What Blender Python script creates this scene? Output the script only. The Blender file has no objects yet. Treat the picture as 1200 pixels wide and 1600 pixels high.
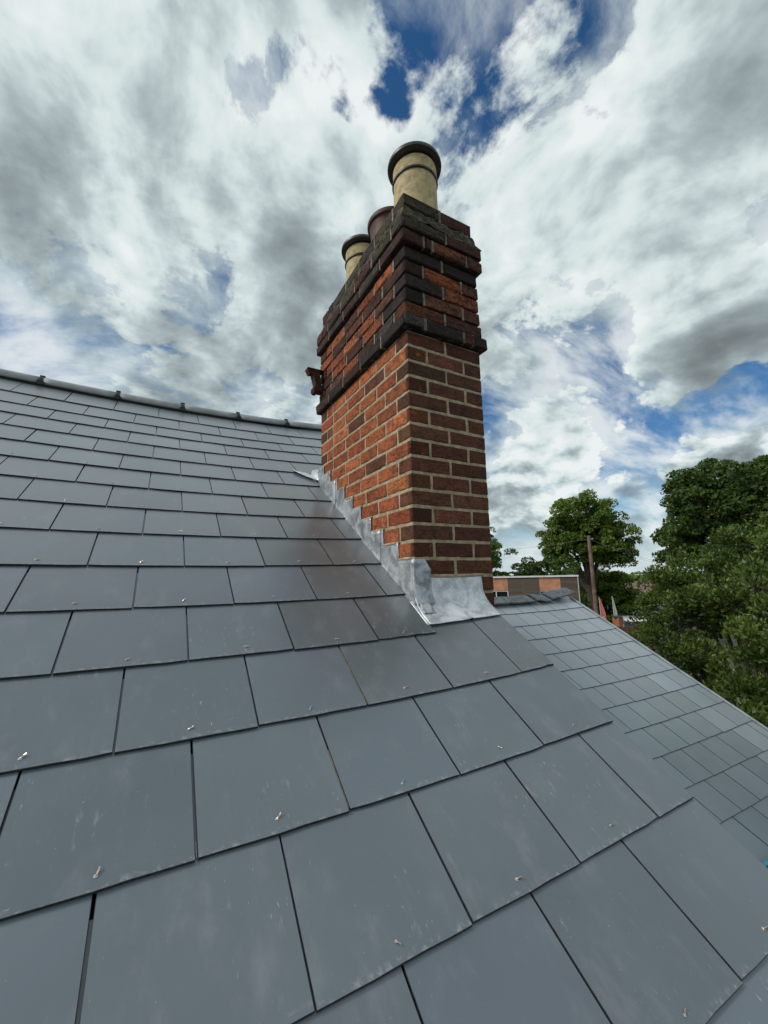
import bpy, bmesh, math, random
import numpy as np
from mathutils import Matrix, Vector

random.seed(7)
S = bpy.context.scene
COL = S.collection

# ---------------------------------------------------------------- camera
YAW, PITCH, ROLL = 0.50936, 0.15946, -0.01990
CAM_AT = Vector((-0.24573, -0.67535, 0.62834))
fw = Vector((math.sin(YAW) * math.cos(PITCH), math.cos(YAW) * math.cos(PITCH), math.sin(PITCH)))
ri0 = Vector((math.cos(YAW), -math.sin(YAW), 0))
up0 = ri0.cross(fw)
ri = ri0 * math.cos(ROLL) + up0 * math.sin(ROLL)
up = -ri0 * math.sin(ROLL) + up0 * math.cos(ROLL)
cam = bpy.data.cameras.new("camera")
cam.sensor_fit = 'HORIZONTAL'
cam.sensor_width = 36.0
cam.lens = 36.0 * 637.6 / 1200.0
cam.clip_start = 0.02
cam.clip_end = 3000.0
cam_ob = bpy.data.objects.new("camera", cam)
COL.objects.link(cam_ob)
cam_ob.matrix_world = Matrix(((ri.x, up.x, -fw.x, CAM_AT.x), (ri.y, up.y, -fw.y, CAM_AT.y), (ri.z, up.z, -fw.z, CAM_AT.z), (0, 0, 0, 1)))
S.camera = cam_ob

# ---------------------------------------------------------------- light
SUN_AZ, SUN_ELEV = math.radians(-78.0), math.radians(42.0)      # azimuth from +Y towards +X
SUN_ROT = SUN_AZ
SUN_DIR = Vector((math.sin(SUN_AZ) * math.cos(SUN_ELEV), math.cos(SUN_AZ) * math.cos(SUN_ELEV), math.sin(SUN_ELEV)))
SKY_STRENGTH, SKY_SAT, SKY_VAL, CLOUD_GAIN = 0.10, 1.30, 0.95, 0.93
sun = bpy.data.lights.new("sun", 'SUN')
sun.energy = 2.0
sun.angle = math.radians(11)
sun.color = (1.0, 0.95, 0.87)
sun_ob = bpy.data.objects.new("sun", sun)
COL.objects.link(sun_ob)
sun_ob.rotation_euler = SUN_DIR.to_track_quat('Z', 'Y').to_euler()
S.view_settings.view_transform = 'Standard'
S.view_settings.look = 'None'
S.view_settings.gamma = 1.0
S.view_settings.use_curve_mapping = False
S.view_settings.exposure = 0.0

SKY_MASSES = [
    (27.8, 53.6, 5, -0.33, 0), (46.0, 57.1, 12, -0.08, 0), (56.2, 53.9, 9, -0.11, 0), (35.1, 56.2, 7, -0.12, 0), (40.0, 52.3, 7, -0.13, 0),
    (65.8, 54.2, 8, -0.14, 0), (16.5, 57.8, 8, -0.16, 0), (17.7, 52.4, 5, -0.2, 0), (7.7, 52.9, 4, -0.17, 0), (24.1, 56.3, 5, -0.1, 0),
    (76.6, 34.2, 6, -0.36, 0), (61.4, 45.6, 4, -0.26, 0), (-16.4, 25.7, 5, -0.26, 0), (-20.1, 24.8, 6, -0.14, 0), (39.0, 24.4, 4, -0.1, 0),
    (45.8, 24.3, 5, -0.3, 0), (53.0, 24.8, 3.5, -0.16, 0), (60.2, 26.3, 3, -0.12, 0), (62.7, 18.0, 6, -0.39, 0), (67.8, 17.9, 5, -0.36, 0),
    (70.7, 18.4, 5, -0.36, 0), (74.1, 20.3, 5, -0.36, 0), (65.9, 22.6, 3, -0.21, 0), (59.1, 8.9, 4, -0.16, 0), (62.4, 15.4, 4, -0.2, 0),
    (53.2, 8.7, 3, -0.12, 0), (10.9, 28.8, 14, 0.12, 0.3), (2.5, 29.0, 9, 0.12, 0.22), (17.1, 36.1, 9, 0.12, 0.16), (13.2, 40.3, 7, 0.08, 0.14),
    (5.2, 23.4, 6, 0.12, 0.16), (-12.6, 39.4, 14, 0.12, 0.14), (-16.4, 41.3, 10, 0.1, 0.08), (4.5, 35.6, 5, 0.05, 0.08), (-4.2, 20.3, 5, 0.1, -0.12),
    (26.1, 48.3, 9, 0.16, -0.26), (-6.4, 53.2, 14, 0.12, -0.2), (-10.7, 48.6, 10, 0.1, -0.16), (-12.8, 21.1, 5, 0.2, -0.2), (-6.0, 39.7, 7, 0.08, -0.18),
    (-6.7, 33.4, 7, 0.1, -0.16), (4.0, 43.0, 7, 0.05, -0.1), (59.8, 22.8, 5, -0.2, 0), (53.8, 24.0, 4, -0.15, 0), (21.9, 23.2, 4, 0.1, -0.15),
    (62.0, 34.7, 12, 0.14, -0.16), (54.0, 40.7, 9, 0.12, -0.16), (69.8, 46.6, 14, 0.14, -0.14), (71.4, 41.4, 9, 0.14, 0.04), (72.6, 31.8, 9, 0.2, -0.24),
    (64.0, 28.7, 7, 0.14, -0.1), (69.9, 25.4, 9, 0.2, 0.1), (64.8, 24.3, 6, 0.1, 0.14), (73.0, 26.8, 7, 0.1, 0.08), (50.8, 27.6, 8, 0.14, 0.1),
    (48.9, 34.6, 7, 0.1, -0.05), (51.5, 17.2, 8, 0.2, -0.12), (57.6, 15.5, 7, 0.22, -0.28), (48.7, 12.5, 6, 0.18, 0.04), (54.9, 11.0, 6, 0.18, 0.02),
    (47.4, 17.7, 4, 0.12, 0.08), (72.2, 13.3, 6, 0.2, -0.1), (73.1, 16.4, 5, 0.22, 0), (69.2, 10.5, 7, 0.12, 0.05), (49.1, 6.5, 4, 0.14, -0.1),
    (69.0, 23.0, 7, 0.12, 0.18), (63.4, 23.7, 5, 0.06, 0.16), (72.9, 23.0, 6, 0.1, 0.12), (52.1, 23.5, 5, 0.05, 0.12), (68.1, 51.3, 6, 0.04, 0.1),
    (46.9, 21.9, 5, -0.3, 0), (71.9, 19.4, 5, -0.25, 0), (59.7, 15.9, 5, -0.25, 0), (52.4, 8.0, 4, -0.15, 0), (58.4, 9.8, 5, -0.2, 0),
    (26.2, 54.0, 4, -0.2, 0), (6.6, 43.8, 2.5, -0.12, 0), (0.8, 41.1, 2.5, -0.1, 0), (30.9, 59.1, 5, -0.08, 0), (-7.5, 28.0, 11, 0.13, 0),
    (-11.6, 31.1, 8, 0.08, 0), (-3.3, 26.3, 8, 0.1, 0.06),
]
def build_world():
    w = bpy.data.worlds.new("World")
    S.world = w
    w.use_nodes = True
    nt = w.node_tree
    nt.nodes.clear()
    N = nt.nodes.new
    L = nt.links.new

    def val(x, sock):
        if isinstance(x, (int, float)):
            sock.default_value = x
        elif isinstance(x, tuple):
            sock.default_value = x
        else:
            L(x, sock)

    def m(op, a, b=0.0, c=0.0, clamp=False):
        n = N('ShaderNodeMath'); n.operation = op; n.use_clamp = clamp
        val(a, n.inputs[0]); val(b, n.inputs[1]); val(c, n.inputs[2])
        return n.outputs[0]

    def v(op, a, b=(0, 0, 0)):
        n = N('ShaderNodeVectorMath'); n.operation = op
        val(a, n.inputs[0]); val(b, n.inputs[1])
        return n.outputs['Value'] if op in ('DOT_PRODUCT', 'LENGTH', 'DISTANCE') else n.outputs[0]

    def vscale(a, s):
        n = N('ShaderNodeVectorMath'); n.operation = 'SCALE'
        val(a, n.inputs[0]); val(s, n.inputs['Scale'])
        return n.outputs[0]

    def step(x, lo, hi, smooth=True):
        n = N('ShaderNodeMapRange'); n.interpolation_type = 'SMOOTHSTEP' if smooth else 'LINEAR'
        val(x, n.inputs[0]); val(lo, n.inputs[1]); val(hi, n.inputs[2])
        n.inputs[3].default_value = 0; n.inputs[4].default_value = 1
        return n.outputs[0]

    def noise(p, scale, detail, rough, fac=True, dist=0.0):
        n = N('ShaderNodeTexNoise'); n.noise_dimensions = '3D'
        val(p, n.inputs['Vector']); n.inputs['Scale'].default_value = scale
        n.inputs['Detail'].default_value = detail; n.inputs['Roughness'].default_value = rough
        n.inputs['Distortion'].default_value = dist
        return n.outputs['Fac'] if fac else n.outputs['Color']

    def mixc(f, a, b):
        n = N('ShaderNodeMix'); n.data_type = 'RGBA'; n.clamp_factor = True
        val(f, n.inputs[0]); val(a, n.inputs[6]); val(b, n.inputs[7])
        return n.outputs[2]

    tc = N('ShaderNodeTexCoord')
    D = v('NORMALIZE', tc.outputs['Generated'])
    sp = N('ShaderNodeSeparateXYZ'); L(D, sp.inputs[0])
    z = m('MAXIMUM', sp.outputs[2], 0.0)
    inv = m('DIVIDE', 1.0, m('ADD', z, 0.42))
    flat = N('ShaderNodeCombineXYZ')
    L(m('MULTIPLY', sp.outputs[0], inv), flat.inputs[0]); L(m('MULTIPLY', sp.outputs[1], inv), flat.inputs[1])
    flat.inputs[2].default_value = 3.7
    P = flat.outputs[0]
    wob = v('SUBTRACT', noise(P, 2.0, 2, .45, False), (.5, .5, .5))
    P2 = v('ADD', P, vscale(wob, .24))
    n_big = noise(P2, 2.1, 11, .62)
    sunxy = (SUN_DIR[0] * .05, SUN_DIR[1] * .05, 0.0)
    n_big_m = noise(P2, 2.1, 7, .56)
    n_big_s = noise(v('ADD', P2, sunxy), 2.1, 7, .56)
    # rounder heaps for the low sky, where the layer is seen from the side
    wob3 = v('SUBTRACT', noise(D, 5.0, 3, .5, False), (.5, .5, .5))
    Dl = v('MULTIPLY', v('ADD', D, vscale(wob3, .05)), (1, 1, 1.7))
    n_low = noise(Dl, 6.5, 10, .60)
    n_low_m = noise(Dl, 6.5, 7, .55)
    n_low_s = noise(v('ADD', Dl, (SUN_DIR[0] * .03, SUN_DIR[1] * .03, .035)), 6.5, 7, .55)
    low = step(z, .42, .20)
    n1 = m('ADD', m('MULTIPLY', n_big, m('SUBTRACT', 1.0, low)), m('MULTIPLY', n_low, low))
    n1m = m('ADD', m('MULTIPLY', n_big_m, m('SUBTRACT', 1.0, low)), m('MULTIPLY', n_low_m, low))
    n1s = m('ADD', m('MULTIPLY', n_big_s, m('SUBTRACT', 1.0, low)), m('MULTIPLY', n_low_s, low))
    # the broad masses and gaps of that day's sky: azimuth, elevation, radius, cover, heaviness
    Dw = v('ADD', D, vscale(v('SUBTRACT', noise(D, 3.2, 5, .55, False), (.5, .5, .5)), .26))
    cover, heavy = 0.0, 0.0
    for az, el, r, c, h in SKY_MASSES:
        a, e = math.radians(az), math.radians(el)
        d0 = (math.sin(a) * math.cos(e), math.cos(a) * math.cos(e), math.sin(e))
        k = step(v('DISTANCE', Dw, d0), math.radians(r) * 1.25, 0.0)
        cover = m("MULTIPLY_ADD", k, c * .62, cover)
        if h:
            heavy = m("MULTIPLY_ADD", k, h * .74, heavy)
    cov = m('ADD', m('ADD', m('MULTIPLY', m('SUBTRACT', n1, .5), 2.05), .52), cover)
    wisp_p = v('MULTIPLY', v('ADD', P, vscale(wob, .35)), (1.0, 1.5, 1.0))
    wisp = noise(wisp_p, 3.4, 9, .62)
    alpha = step(cov, .43, .55)
    veil = m('MULTIPLY', step(m('ADD', wisp, m('MULTIPLY', cover, .40)), .30, .58), .82)
    alpha = m('MAXIMUM', alpha, veil)
    soft = noise(P2, 3.0, 5, .52)
    heap = m('SUBTRACT', n1m, n1s)
    covm = m('ADD', m('ADD', m('MULTIPLY', m('SUBTRACT', n1m, .5), 2.05), .52), cover)
    th = m('ADD', m('MULTIPLY', m('SUBTRACT', covm, .60), .95), m('ADD', heavy, m('MULTIPLY', m('SUBTRACT', soft, .5), 1.1)))
    th = m('SUBTRACT', th, m('MULTIPLY', heap, 4.2))
    th = m('ADD', th, .30)
    ramp = N('ShaderNodeValToRGB')
    L(th, ramp.inputs[0])
    els = ramp.color_ramp.elements
    els[0].position = 0.0; els[0].color = (.90, .95, .945, 1)
    els[1].position = 1.0; els[1].color = (.19, .22, .225, 1)
    for p, c in ((.22, (.72, .82, .825)), (.42, (.46, .55, .57)), (.62, (.32, .385, .405)), (.82, (.245, .29, .305))):
        q = els.new(p); q.color = (*c, 1)
    sky = N('ShaderNodeTexSky'); sky.sky_type = 'NISHITA'; sky.sun_disc = False
    sky.sun_elevation = SUN_ELEV; sky.sun_rotation = SUN_ROT
    sky.air_density = 1.0; sky.dust_density = .4; sky.ozone_density = 2.2
    hs = N('ShaderNodeHueSaturation'); hs.inputs['Saturation'].default_value = SKY_SAT
    hs.inputs['Value'].default_value = SKY_VAL
    L(sky.outputs[0], hs.inputs['Color'])
    cl = v('SCALE', ramp.outputs[0])
    n = N('ShaderNodeVectorMath'); n.operation = 'SCALE'; L(ramp.outputs[0], n.inputs[0]); n.inputs['Scale'].default_value = CLOUD_GAIN / SKY_STRENGTH
    hz = m('MULTIPLY', step(z, .16, .0), .75)
    skyh = mixc(hz, hs.outputs[0], tuple(c * .8 / SKY_STRENGTH for c in (.62, .80, .92)) + (1,))
    col = mixc(alpha, skyh, n.outputs[0])
    col = mixc(m('MULTIPLY', step(z, .10, .0), .55), col, tuple(c * .72 / SKY_STRENGTH for c in (.72, .86, .93)) + (1,))
    bg = N('ShaderNodeBackground'); L(col, bg.inputs[0]); bg.inputs[1].default_value = SKY_STRENGTH
    out = N('ShaderNodeOutputWorld'); L(bg.outputs[0], out.inputs[0])
    w.cycles.sampling_method = 'MANUAL'
    w.cycles.sample_map_resolution = 512
build_world()

# ================================================================ helpers
def link(name, me, parent=None, loc=None, rot=None):
    o = bpy.data.objects.new(name, me)
    COL.objects.link(o)
    if parent is not None:
        o.parent = parent
    if loc is not None:
        o.location = loc
    if rot is not None:
        o.rotation_euler = rot
    return o


def thing(name, loc, label, cat, group=None):
    o = bpy.data.objects.new(name, None)
    COL.objects.link(o)
    o.location = loc
    o.empty_display_size = .2
    o['label'] = label
    o['category'] = cat
    if group:
        o['group'] = group
    return o


def tag(o, label, cat, group=None):
    o['label'] = label
    o['category'] = cat
    if group:
        o['group'] = group
    return o


def mesh(name, verts, faces, mat=None, smooth=False):
    me = bpy.data.meshes.new(name)
    me.from_pydata([tuple(map(float, p)) for p in verts], [], faces)
    if mat:
        me.materials.append(mat)
    if smooth:
        me.polygons.foreach_set('use_smooth', [True] * len(me.polygons))
    me.update()
    return me


def quads_mesh(name, co, mat, rnd=None, nv=4):
    """co: (n, nv, 3) array, one polygon each; rnd: one number per polygon, stored on its corners."""
    n = len(co)
    me = bpy.data.meshes.new(name)
    me.vertices.add(n * nv)
    me.vertices.foreach_set('co', np.ascontiguousarray(co, dtype=np.float32).ravel())
    me.loops.add(n * nv)
    me.loops.foreach_set('vertex_index', np.arange(n * nv, dtype=np.int32))
    me.polygons.add(n)
    me.polygons.foreach_set('loop_start', np.arange(0, n * nv, nv, dtype=np.int32))
    me.materials.append(mat)
    if rnd is not None:
        a = me.attributes.new('tint', 'FLOAT', 'FACE')
        a.data.foreach_set('value', np.asarray(rnd, dtype=np.float32))
    me.update(calc_edges=True)
    return me


def tube(pts, radii, seg=8, caps=True):
    """verts, faces of a tube along a polyline"""
    pts = [Vector(p) for p in pts]
    V, F = [], []
    for i, p in enumerate(pts):
        d = (pts[min(i + 1, len(pts) - 1)] - pts[max(i - 1, 0)]).normalized()
        a = d.orthogonal().normalized() if i == 0 else (a - d * a.dot(d)).normalized()
        b = d.cross(a)
        for k in range(seg):
            t = 2 * math.pi * k / seg
            V.append(p + (a * math.cos(t) + b * math.sin(t)) * radii[i])
    for i in range(len(pts) - 1):
        for k in range(seg):
            k2 = (k + 1) % seg
            F.append((i * seg + k, i * seg + k2, (i + 1) * seg + k2, (i + 1) * seg + k))
    if caps:
        F.append(tuple(reversed(range(seg))))
        F.append(tuple(range((len(pts) - 1) * seg, len(pts) * seg)))
    return V, F


def join(parts):
    V, F = [], []
    for v, f in parts:
        n = len(V)
        V += list(v)
        F += [tuple(i + n for i in q) for q in f]
    return V, F


def box(x0, x1, y0, y1, z0, z1):
    V = [(x0, y0, z0), (x1, y0, z0), (x1, y1, z0), (x0, y1, z0), (x0, y0, z1), (x1, y0, z1), (x1, y1, z1), (x0, y1, z1)]
    F = [(3, 2, 1, 0), (4, 5, 6, 7), (0, 1, 5, 4), (1, 2, 6, 5), (2, 3, 7, 6), (3, 0, 4, 7)]
    return V, F


def lathe(prof, seg=40):
    V, F = [], []
    for r, z in prof:
        for k in range(seg):
            t = 2 * math.pi * k / seg
            V.append((r * math.cos(t), r * math.sin(t), z))
    for i in range(len(prof) - 1):
        for k in range(seg):
            k2 = (k + 1) % seg
            F.append((i * seg + k, i * seg + k2, (i + 1) * seg + k2, (i + 1) * seg + k))
    return V, F


def smooth_noise(p, s=1.0, seed=0):
    from mathutils import noise
    return noise.noise(Vector((p[0] * s + seed * 7.3, p[1] * s - seed * 3.1, p[2] * s + seed * 1.7)))


# ================================================================ materials
class Mat:
    def __init__(self, name):
        self.m = bpy.data.materials.new(name)
        self.m.use_nodes = True
        self.nt = self.m.node_tree
        self.b = self.nt.nodes['Principled BSDF']

    def n(self, t, **k):
        q = self.nt.nodes.new(t)
        for a, b in k.items():
            setattr(q, a, b)
        return q

    def put(self, x, sock):
        if isinstance(x, (int, float, tuple)):
            if isinstance(x, tuple) and len(x) == 3 and sock.type == 'RGBA':
                x = x + (1,)
            sock.default_value = x
        else:
            self.nt.links.new(x, sock)

    def set(self, **k):
        for a, b in k.items():
            self.put(b, self.b.inputs[a.replace('_', ' ')])
        return self

    def coord(self, what='Object'):
        return self.n('ShaderNodeTexCoord').outputs[what]

    def math(self, op, a, b=0.0, clamp=False):
        q = self.n('ShaderNodeMath', operation=op, use_clamp=clamp)
        self.put(a, q.inputs[0]); self.put(b, q.inputs[1])
        return q.outputs[0]

    def vec(self, op, a, b):
        q = self.n('ShaderNodeVectorMath', operation=op)
        self.put(a, q.inputs[0]); self.put(b, q.inputs[1])
        return q.outputs[0]

    def noise(self, p, scale, detail=4, rough=.55, dist=0.0, col=False):
        q = self.n('ShaderNodeTexNoise')
        self.put(p, q.inputs['Vector'])
        q.inputs['Scale'].default_value = scale
        q.inputs['Detail'].default_value = detail
        q.inputs['Roughness'].default_value = rough
        q.inputs['Distortion'].default_value = dist
        return q.outputs['Color' if col else 'Fac']

    def step(self, x, lo, hi):
        q = self.n('ShaderNodeMapRange', interpolation_type='SMOOTHSTEP')
        self.put(x, q.inputs[0])
        q.inputs[1].default_value = lo; q.inputs[2].default_value = hi
        return q.outputs[0]

    def mix(self, f, a, b, blend='MIX'):
        q = self.n('ShaderNodeMix', data_type='RGBA', blend_type=blend, clamp_factor=True)
        self.put(f, q.inputs[0]); self.put(a, q.inputs[6]); self.put(b, q.inputs[7])
        return q.outputs[2]

    def bump(self, h, strength=.3, dist=.002):
        q = self.n('ShaderNodeBump')
        q.inputs['Strength'].default_value = strength
        q.inputs['Distance'].default_value = dist
        self.put(h, q.inputs['Height'])
        self.nt.links.new(q.outputs[0], self.b.inputs['Normal'])

    def info(self):
        return self.n('ShaderNodeObjectInfo')

    def split(self, v):
        q = self.n('ShaderNodeSeparateXYZ')
        self.put(v, q.inputs[0])
        return q.outputs


def shifted(M, info, amount=31.0):
    """object coordinates moved by a number of the object's own, so that alike pieces do not repeat"""
    q = M.n('ShaderNodeCombineXYZ')
    for i, k in enumerate((1.0, -.63, .37)):
        M.put(M.math('MULTIPLY', info.outputs['Random'], amount * k), q.inputs[i])
    return M.vec('ADD', M.coord('Object'), q.outputs[0])


def slate_material(name, base, scuff=1.0, rough=.42, stain=(.42, .43, .42)):
    M = Mat(name)
    I = M.info()
    p = shifted(M, I)
    c = M.mix(1.0, base, I.outputs['Color'], 'MULTIPLY')
    cloud = M.noise(p, 5.0, 5, .6)
    c = M.mix(M.math('MULTIPLY', M.step(cloud, .35, .75), .22), c, tuple(x * 1.45 for x in base))
    c = M.mix(M.math('MULTIPLY', M.step(M.noise(M.vec('ADD', p, (9, 3, 1)), 2.2, 3, .5), .45, .7), .22), c, tuple(x * .72 for x in base))
    # rub marks and chalk dust, long up and down the slope
    ps = M.vec('MULTIPLY', p, (1.0, .22, 1.0))
    zone = M.step(M.noise(p, 4.2, 4, .6), .47, .64)
    dash = M.step(M.noise(ps, 210.0, 3, .55), .66, .74)
    fine = M.step(M.noise(M.vec('MULTIPLY', p, (1, .3, 1)), 46.0, 5, .62), .60, .80)
    dots = M.step(M.noise(p, 190.0, 2, .5), .72, .80)
    marks = M.math('MAXIMUM', M.math('MULTIPLY', dash, M.math('MULTIPLY', zone, .8)), M.math('MULTIPLY', fine, M.math('MULTIPLY', zone, .5)))
    marks = M.math('MAXIMUM', marks, M.math('MULTIPLY', dots, .55))
    wash = M.math('MULTIPLY', M.step(M.noise(M.vec('MULTIPLY', p, (1, .5, 1)), 12.0, 7, .7), .50, .78), .17)
    oy = M.split(M.coord('Object'))[1]
    lip = M.math('SUBTRACT', 1.0, M.step(oy, .002, .016))
    lip = M.math('MULTIPLY', lip, M.math('MULTIPLY', M.step(M.noise(p, 70, 5, .7), .50, .64), .38))
    marks = M.math('MAXIMUM', marks, lip)
    marks = M.math('MULTIPLY', M.math('MAXIMUM', marks, wash), scuff)
    c = M.mix(marks, c, stain)
    r = M.math('ADD', M.math('MULTIPLY', cloud, .22), rough - .11)
    r = M.math('ADD', r, M.math('MULTIPLY', marks, .25))
    M.set(Base_Color=c, Roughness=r, Specular_IOR_Level=.5, Coat_Weight=.75, Coat_Roughness=.29, Coat_IOR=1.55)
    h = M.math('ADD', M.math('MULTIPLY', M.noise(p, 30, 5, .6), .8), M.math('MULTIPLY', M.noise(p, 260, 3, .6), .35))
    M.bump(h, .12, .001)
    return M.m


def brick_material(name, rough_amt=1.0, soot=.4):
    M = Mat(name)
    I = M.info()
    p = shifted(M, I)
    base = I.outputs['Color']
    shade_soot = M.mix(1.0, base, (.26, .30, .33), 'MULTIPLY')  # front end of corner bricks darkened: that face's shade, plus soot
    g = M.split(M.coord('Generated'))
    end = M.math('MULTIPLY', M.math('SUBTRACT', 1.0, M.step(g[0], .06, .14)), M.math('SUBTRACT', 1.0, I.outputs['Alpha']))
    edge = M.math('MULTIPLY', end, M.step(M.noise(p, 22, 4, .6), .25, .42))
    c = M.mix(edge, base, shade_soot)
    dark = M.step(M.noise(p, 15.0, 7, .72), .47, .62)
    c = M.mix(M.math('MULTIPLY', dark, soot), c, (.030, .021, .019))
    pale = M.step(M.noise(M.vec('ADD', p, (5, 5, 5)), 24.0, 7, .74), .50, .64)
    c = M.mix(M.math('MULTIPLY', pale, .35), c, M.mix(1.0, c, (2.1, 1.75, 1.5), 'MULTIPLY'))
    pit = M.step(M.noise(p, 85, 4, .65), .53, .64)
    line = M.step(M.noise(M.vec('MULTIPLY', p, (.22, 1, 1.5)), 60, 5, .7), .55, .66)
    pit = M.math('MAXIMUM', pit, line)
    c = M.mix(M.math('MULTIPLY', pit, .62), c, (.035, .02, .016))
    M.set(Base_Color=c, Roughness=.92, Specular_IOR_Level=.25)
    crease = M.noise(M.vec('MULTIPLY', p, (.35, 1, 1.6)), 55, 6, .7)
    h = M.math('SUBTRACT', M.math('ADD', crease, M.math('MULTIPLY', M.noise(p, 170, 4, .6), .5)), M.math('MULTIPLY', pit, .6))
    M.bump(h, .75 * rough_amt, .006)
    return M.m


def plain(name, c1, c2, scale=8, rough=.8, bump=.3, bdist=.003, metal=0.0, spec=.4, detail=6, lo=.35, hi=.68, what='Object', tint=False):
    M = Mat(name)
    p = M.coord(what)
    n = M.noise(p, scale, detail, .62)
    c = M.mix(M.step(n, lo, hi), c1, c2)
    if tint:
        c = M.mix(1.0, c, M.info().outputs['Color'], 'MULTIPLY')
    M.set(Base_Color=c, Roughness=rough, Metallic=metal, Specular_IOR_Level=spec)
    if bump:
        M.bump(M.noise(p, scale * 6, 5, .65), bump, bdist)
    return M.m


def lead_material(name, pale=0.0):
    M = Mat(name)
    p = M.coord('Object')
    n = M.noise(p, 16, 7, .68, .6)
    c = M.mix(M.step(n, .36, .64), (.20 + pale, .22 + pale, .245 + pale), (.52 + pale, .545 + pale, .57 + pale))
    white = M.step(M.noise(M.vec('MULTIPLY', p, (1, 1, .6)), 34, 6, .7, .8), .56, .70)
    c = M.mix(M.math('MULTIPLY', white, .55), c, (.78, .78, .76))
    drk = M.step(M.noise(M.vec('ADD', p, (3, 3, 3)), 9, 5, .6), .55, .75)
    c = M.mix(M.math('MULTIPLY', drk, .5), c, (.13, .14, .155))
    M.set(Base_Color=c, Roughness=M.math('ADD', M.math('MULTIPLY', n, .3), .28), Metallic=.35)
    h = M.math('ADD', M.noise(p, 26, 4, .55), M.math('MULTIPLY', M.noise(p, 90, 3, .5), .3))
    M.bump(h, .28, .005)
    return M.m


def leaf_material(name, stops, trans=.35, rough=.5):
    M = Mat(name)
    a = M.n('ShaderNodeAttribute', attribute_name='tint')
    r = M.n('ShaderNodeValToRGB')
    M.put(a.outputs['Fac'], r.inputs[0])
    e = r.color_ramp.elements
    e[0].position = stops[0][0]; e[0].color = stops[0][1] + (1,)
    e[1].position = stops[-1][0]; e[1].color = stops[-1][1] + (1,)
    for pos, c in stops[1:-1]:
        q = e.new(pos); q.color = c + (1,)
    M.set(Base_Color=r.outputs[0], Roughness=rough, Specular_IOR_Level=.35)
    t = M.n('ShaderNodeBsdfTranslucent')
    M.put(M.mix(1.0, r.outputs[0], (1.25, 1.35, .7), 'MULTIPLY'), t.inputs[0])
    mx = M.n('ShaderNodeMixShader')
    mx.inputs[0].default_value = trans
    out = M.nt.nodes['Material Output']
    M.nt.links.new(M.b.outputs[0], mx.inputs[1]); M.nt.links.new(t.outputs[0], mx.inputs[2])
    M.nt.links.new(mx.outputs[0], out.inputs[0])
    return M.m


SLATE = slate_material('slate', (.112, .136, .158), 1.1, .34)
OLD_SLATE = slate_material('weathered_slate', (.235, .266, .296), .7, .38, (.38, .42, .42))
SLATE_EDGE = plain('shadow_slate_edge', (.018, .021, .024), (.045, .05, .055), 60, .8, .3, .001)  # cut edges near black: shadow of tails and joints put into the colour
BRICK = brick_material('brick', 1.0, .45)
OLD_BRICK = brick_material('sooty_brick', 1.6, .75)
MORTAR = plain('lime_mortar', (.33, .255, .16), (.53, .43, .29), 34, .95, .7, .005)
OLD_MORTAR = plain('sooty_mortar', (.035, .03, .026), (.20, .165, .12), 24, .95, .6, .004, lo=.45, hi=.75)
PALE_POINT = plain('pale_pointing', (.10, .085, .065), (.32, .27, .20), 30, .95, .5, .003)
CEMENT = plain('mossy_cement', (.045, .038, .028), (.17, .15, .085), 30, .97, 1.0, .008, lo=.42, hi=.70)
LEAD = lead_material('lead')
VERGE_SHEEN = plain('pale_verge_sheen', (.26, .30, .31), (.40, .44, .45), 9, .5, .2)  # colour of the sky sheen seen along the lower verge
PALE_LEAD = lead_material('pale_lead', .24)
RIDGE = plain('grey_ridge', (.24, .25, .255), (.34, .35, .355), 9, .55, .2, .002)
OLD_RIDGE = plain('dark_ridge_tile', (.075, .085, .095), (.15, .165, .175), 14, .7, .5, .004)
BLACK = plain('black_plastic', (.012, .012, .013), (.03, .03, .032), 20, .5, .1)
COPPER = plain('copper', (.66, .50, .42), (.92, .82, .74), 60, .28, .1, .001, metal=1.0)
FELT = plain('roof_felt', (.018, .02, .023), (.03, .033, .036), 20, .95, .3)
BUFF = plain('buff_clay', (.33, .25, .125), (.55, .435, .24), 26, .75, .35, .002, lo=.3, hi=.62)
RED_CLAY = plain('red_clay', (.055, .018, .015), (.10, .032, .027), 20, .6, .2, .002)
RIM = plain('glazed_rim', (.030, .028, .024), (.085, .075, .06), 14, .42, .2, .002)
RUST = plain('rust', (.035, .016, .010), (.11, .042, .022), 60, .9, .6, .003)
HOUSE_WALL = plain('house_brickwork', (.13, .05, .035), (.24, .09, .055), 12, .9, .4)

# ================================================================ main roof
P_MAIN = 0.58208
SN, CS = math.sin(P_MAIN), math.cos(P_MAIN)
SAG = (((2, 0), .03253), ((1, 1), -.00344), ((0, 2), -.00296), ((3, 0), .00543), ((2, 1), .00009), ((1, 2), .00033), ((0, 3), -.00676), ((0, 4), .01355))
ROW_AT = {12: 11.990, 13: 12.894, 14: 13.965}


def main_at(u, v, up_=0.0):
    """point of the sagging main roof: u in slates along, v in courses up the slope"""
    uu = max(-6.0, min(5.0, u))
    w = sum(a * (uu / 4) ** i * ((v - 4) / 8) ** j for (i, j), a in SAG) + up_
    return Vector((u * .3, v * .25 * CS - w * SN, v * .25 * SN + w * CS))


QL = (3.65155, 3.41308, 0.27488, 0.51819, 0.2567, -0.01447, 0.00417, 0.01162, 0.01043, -0.01194)


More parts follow.
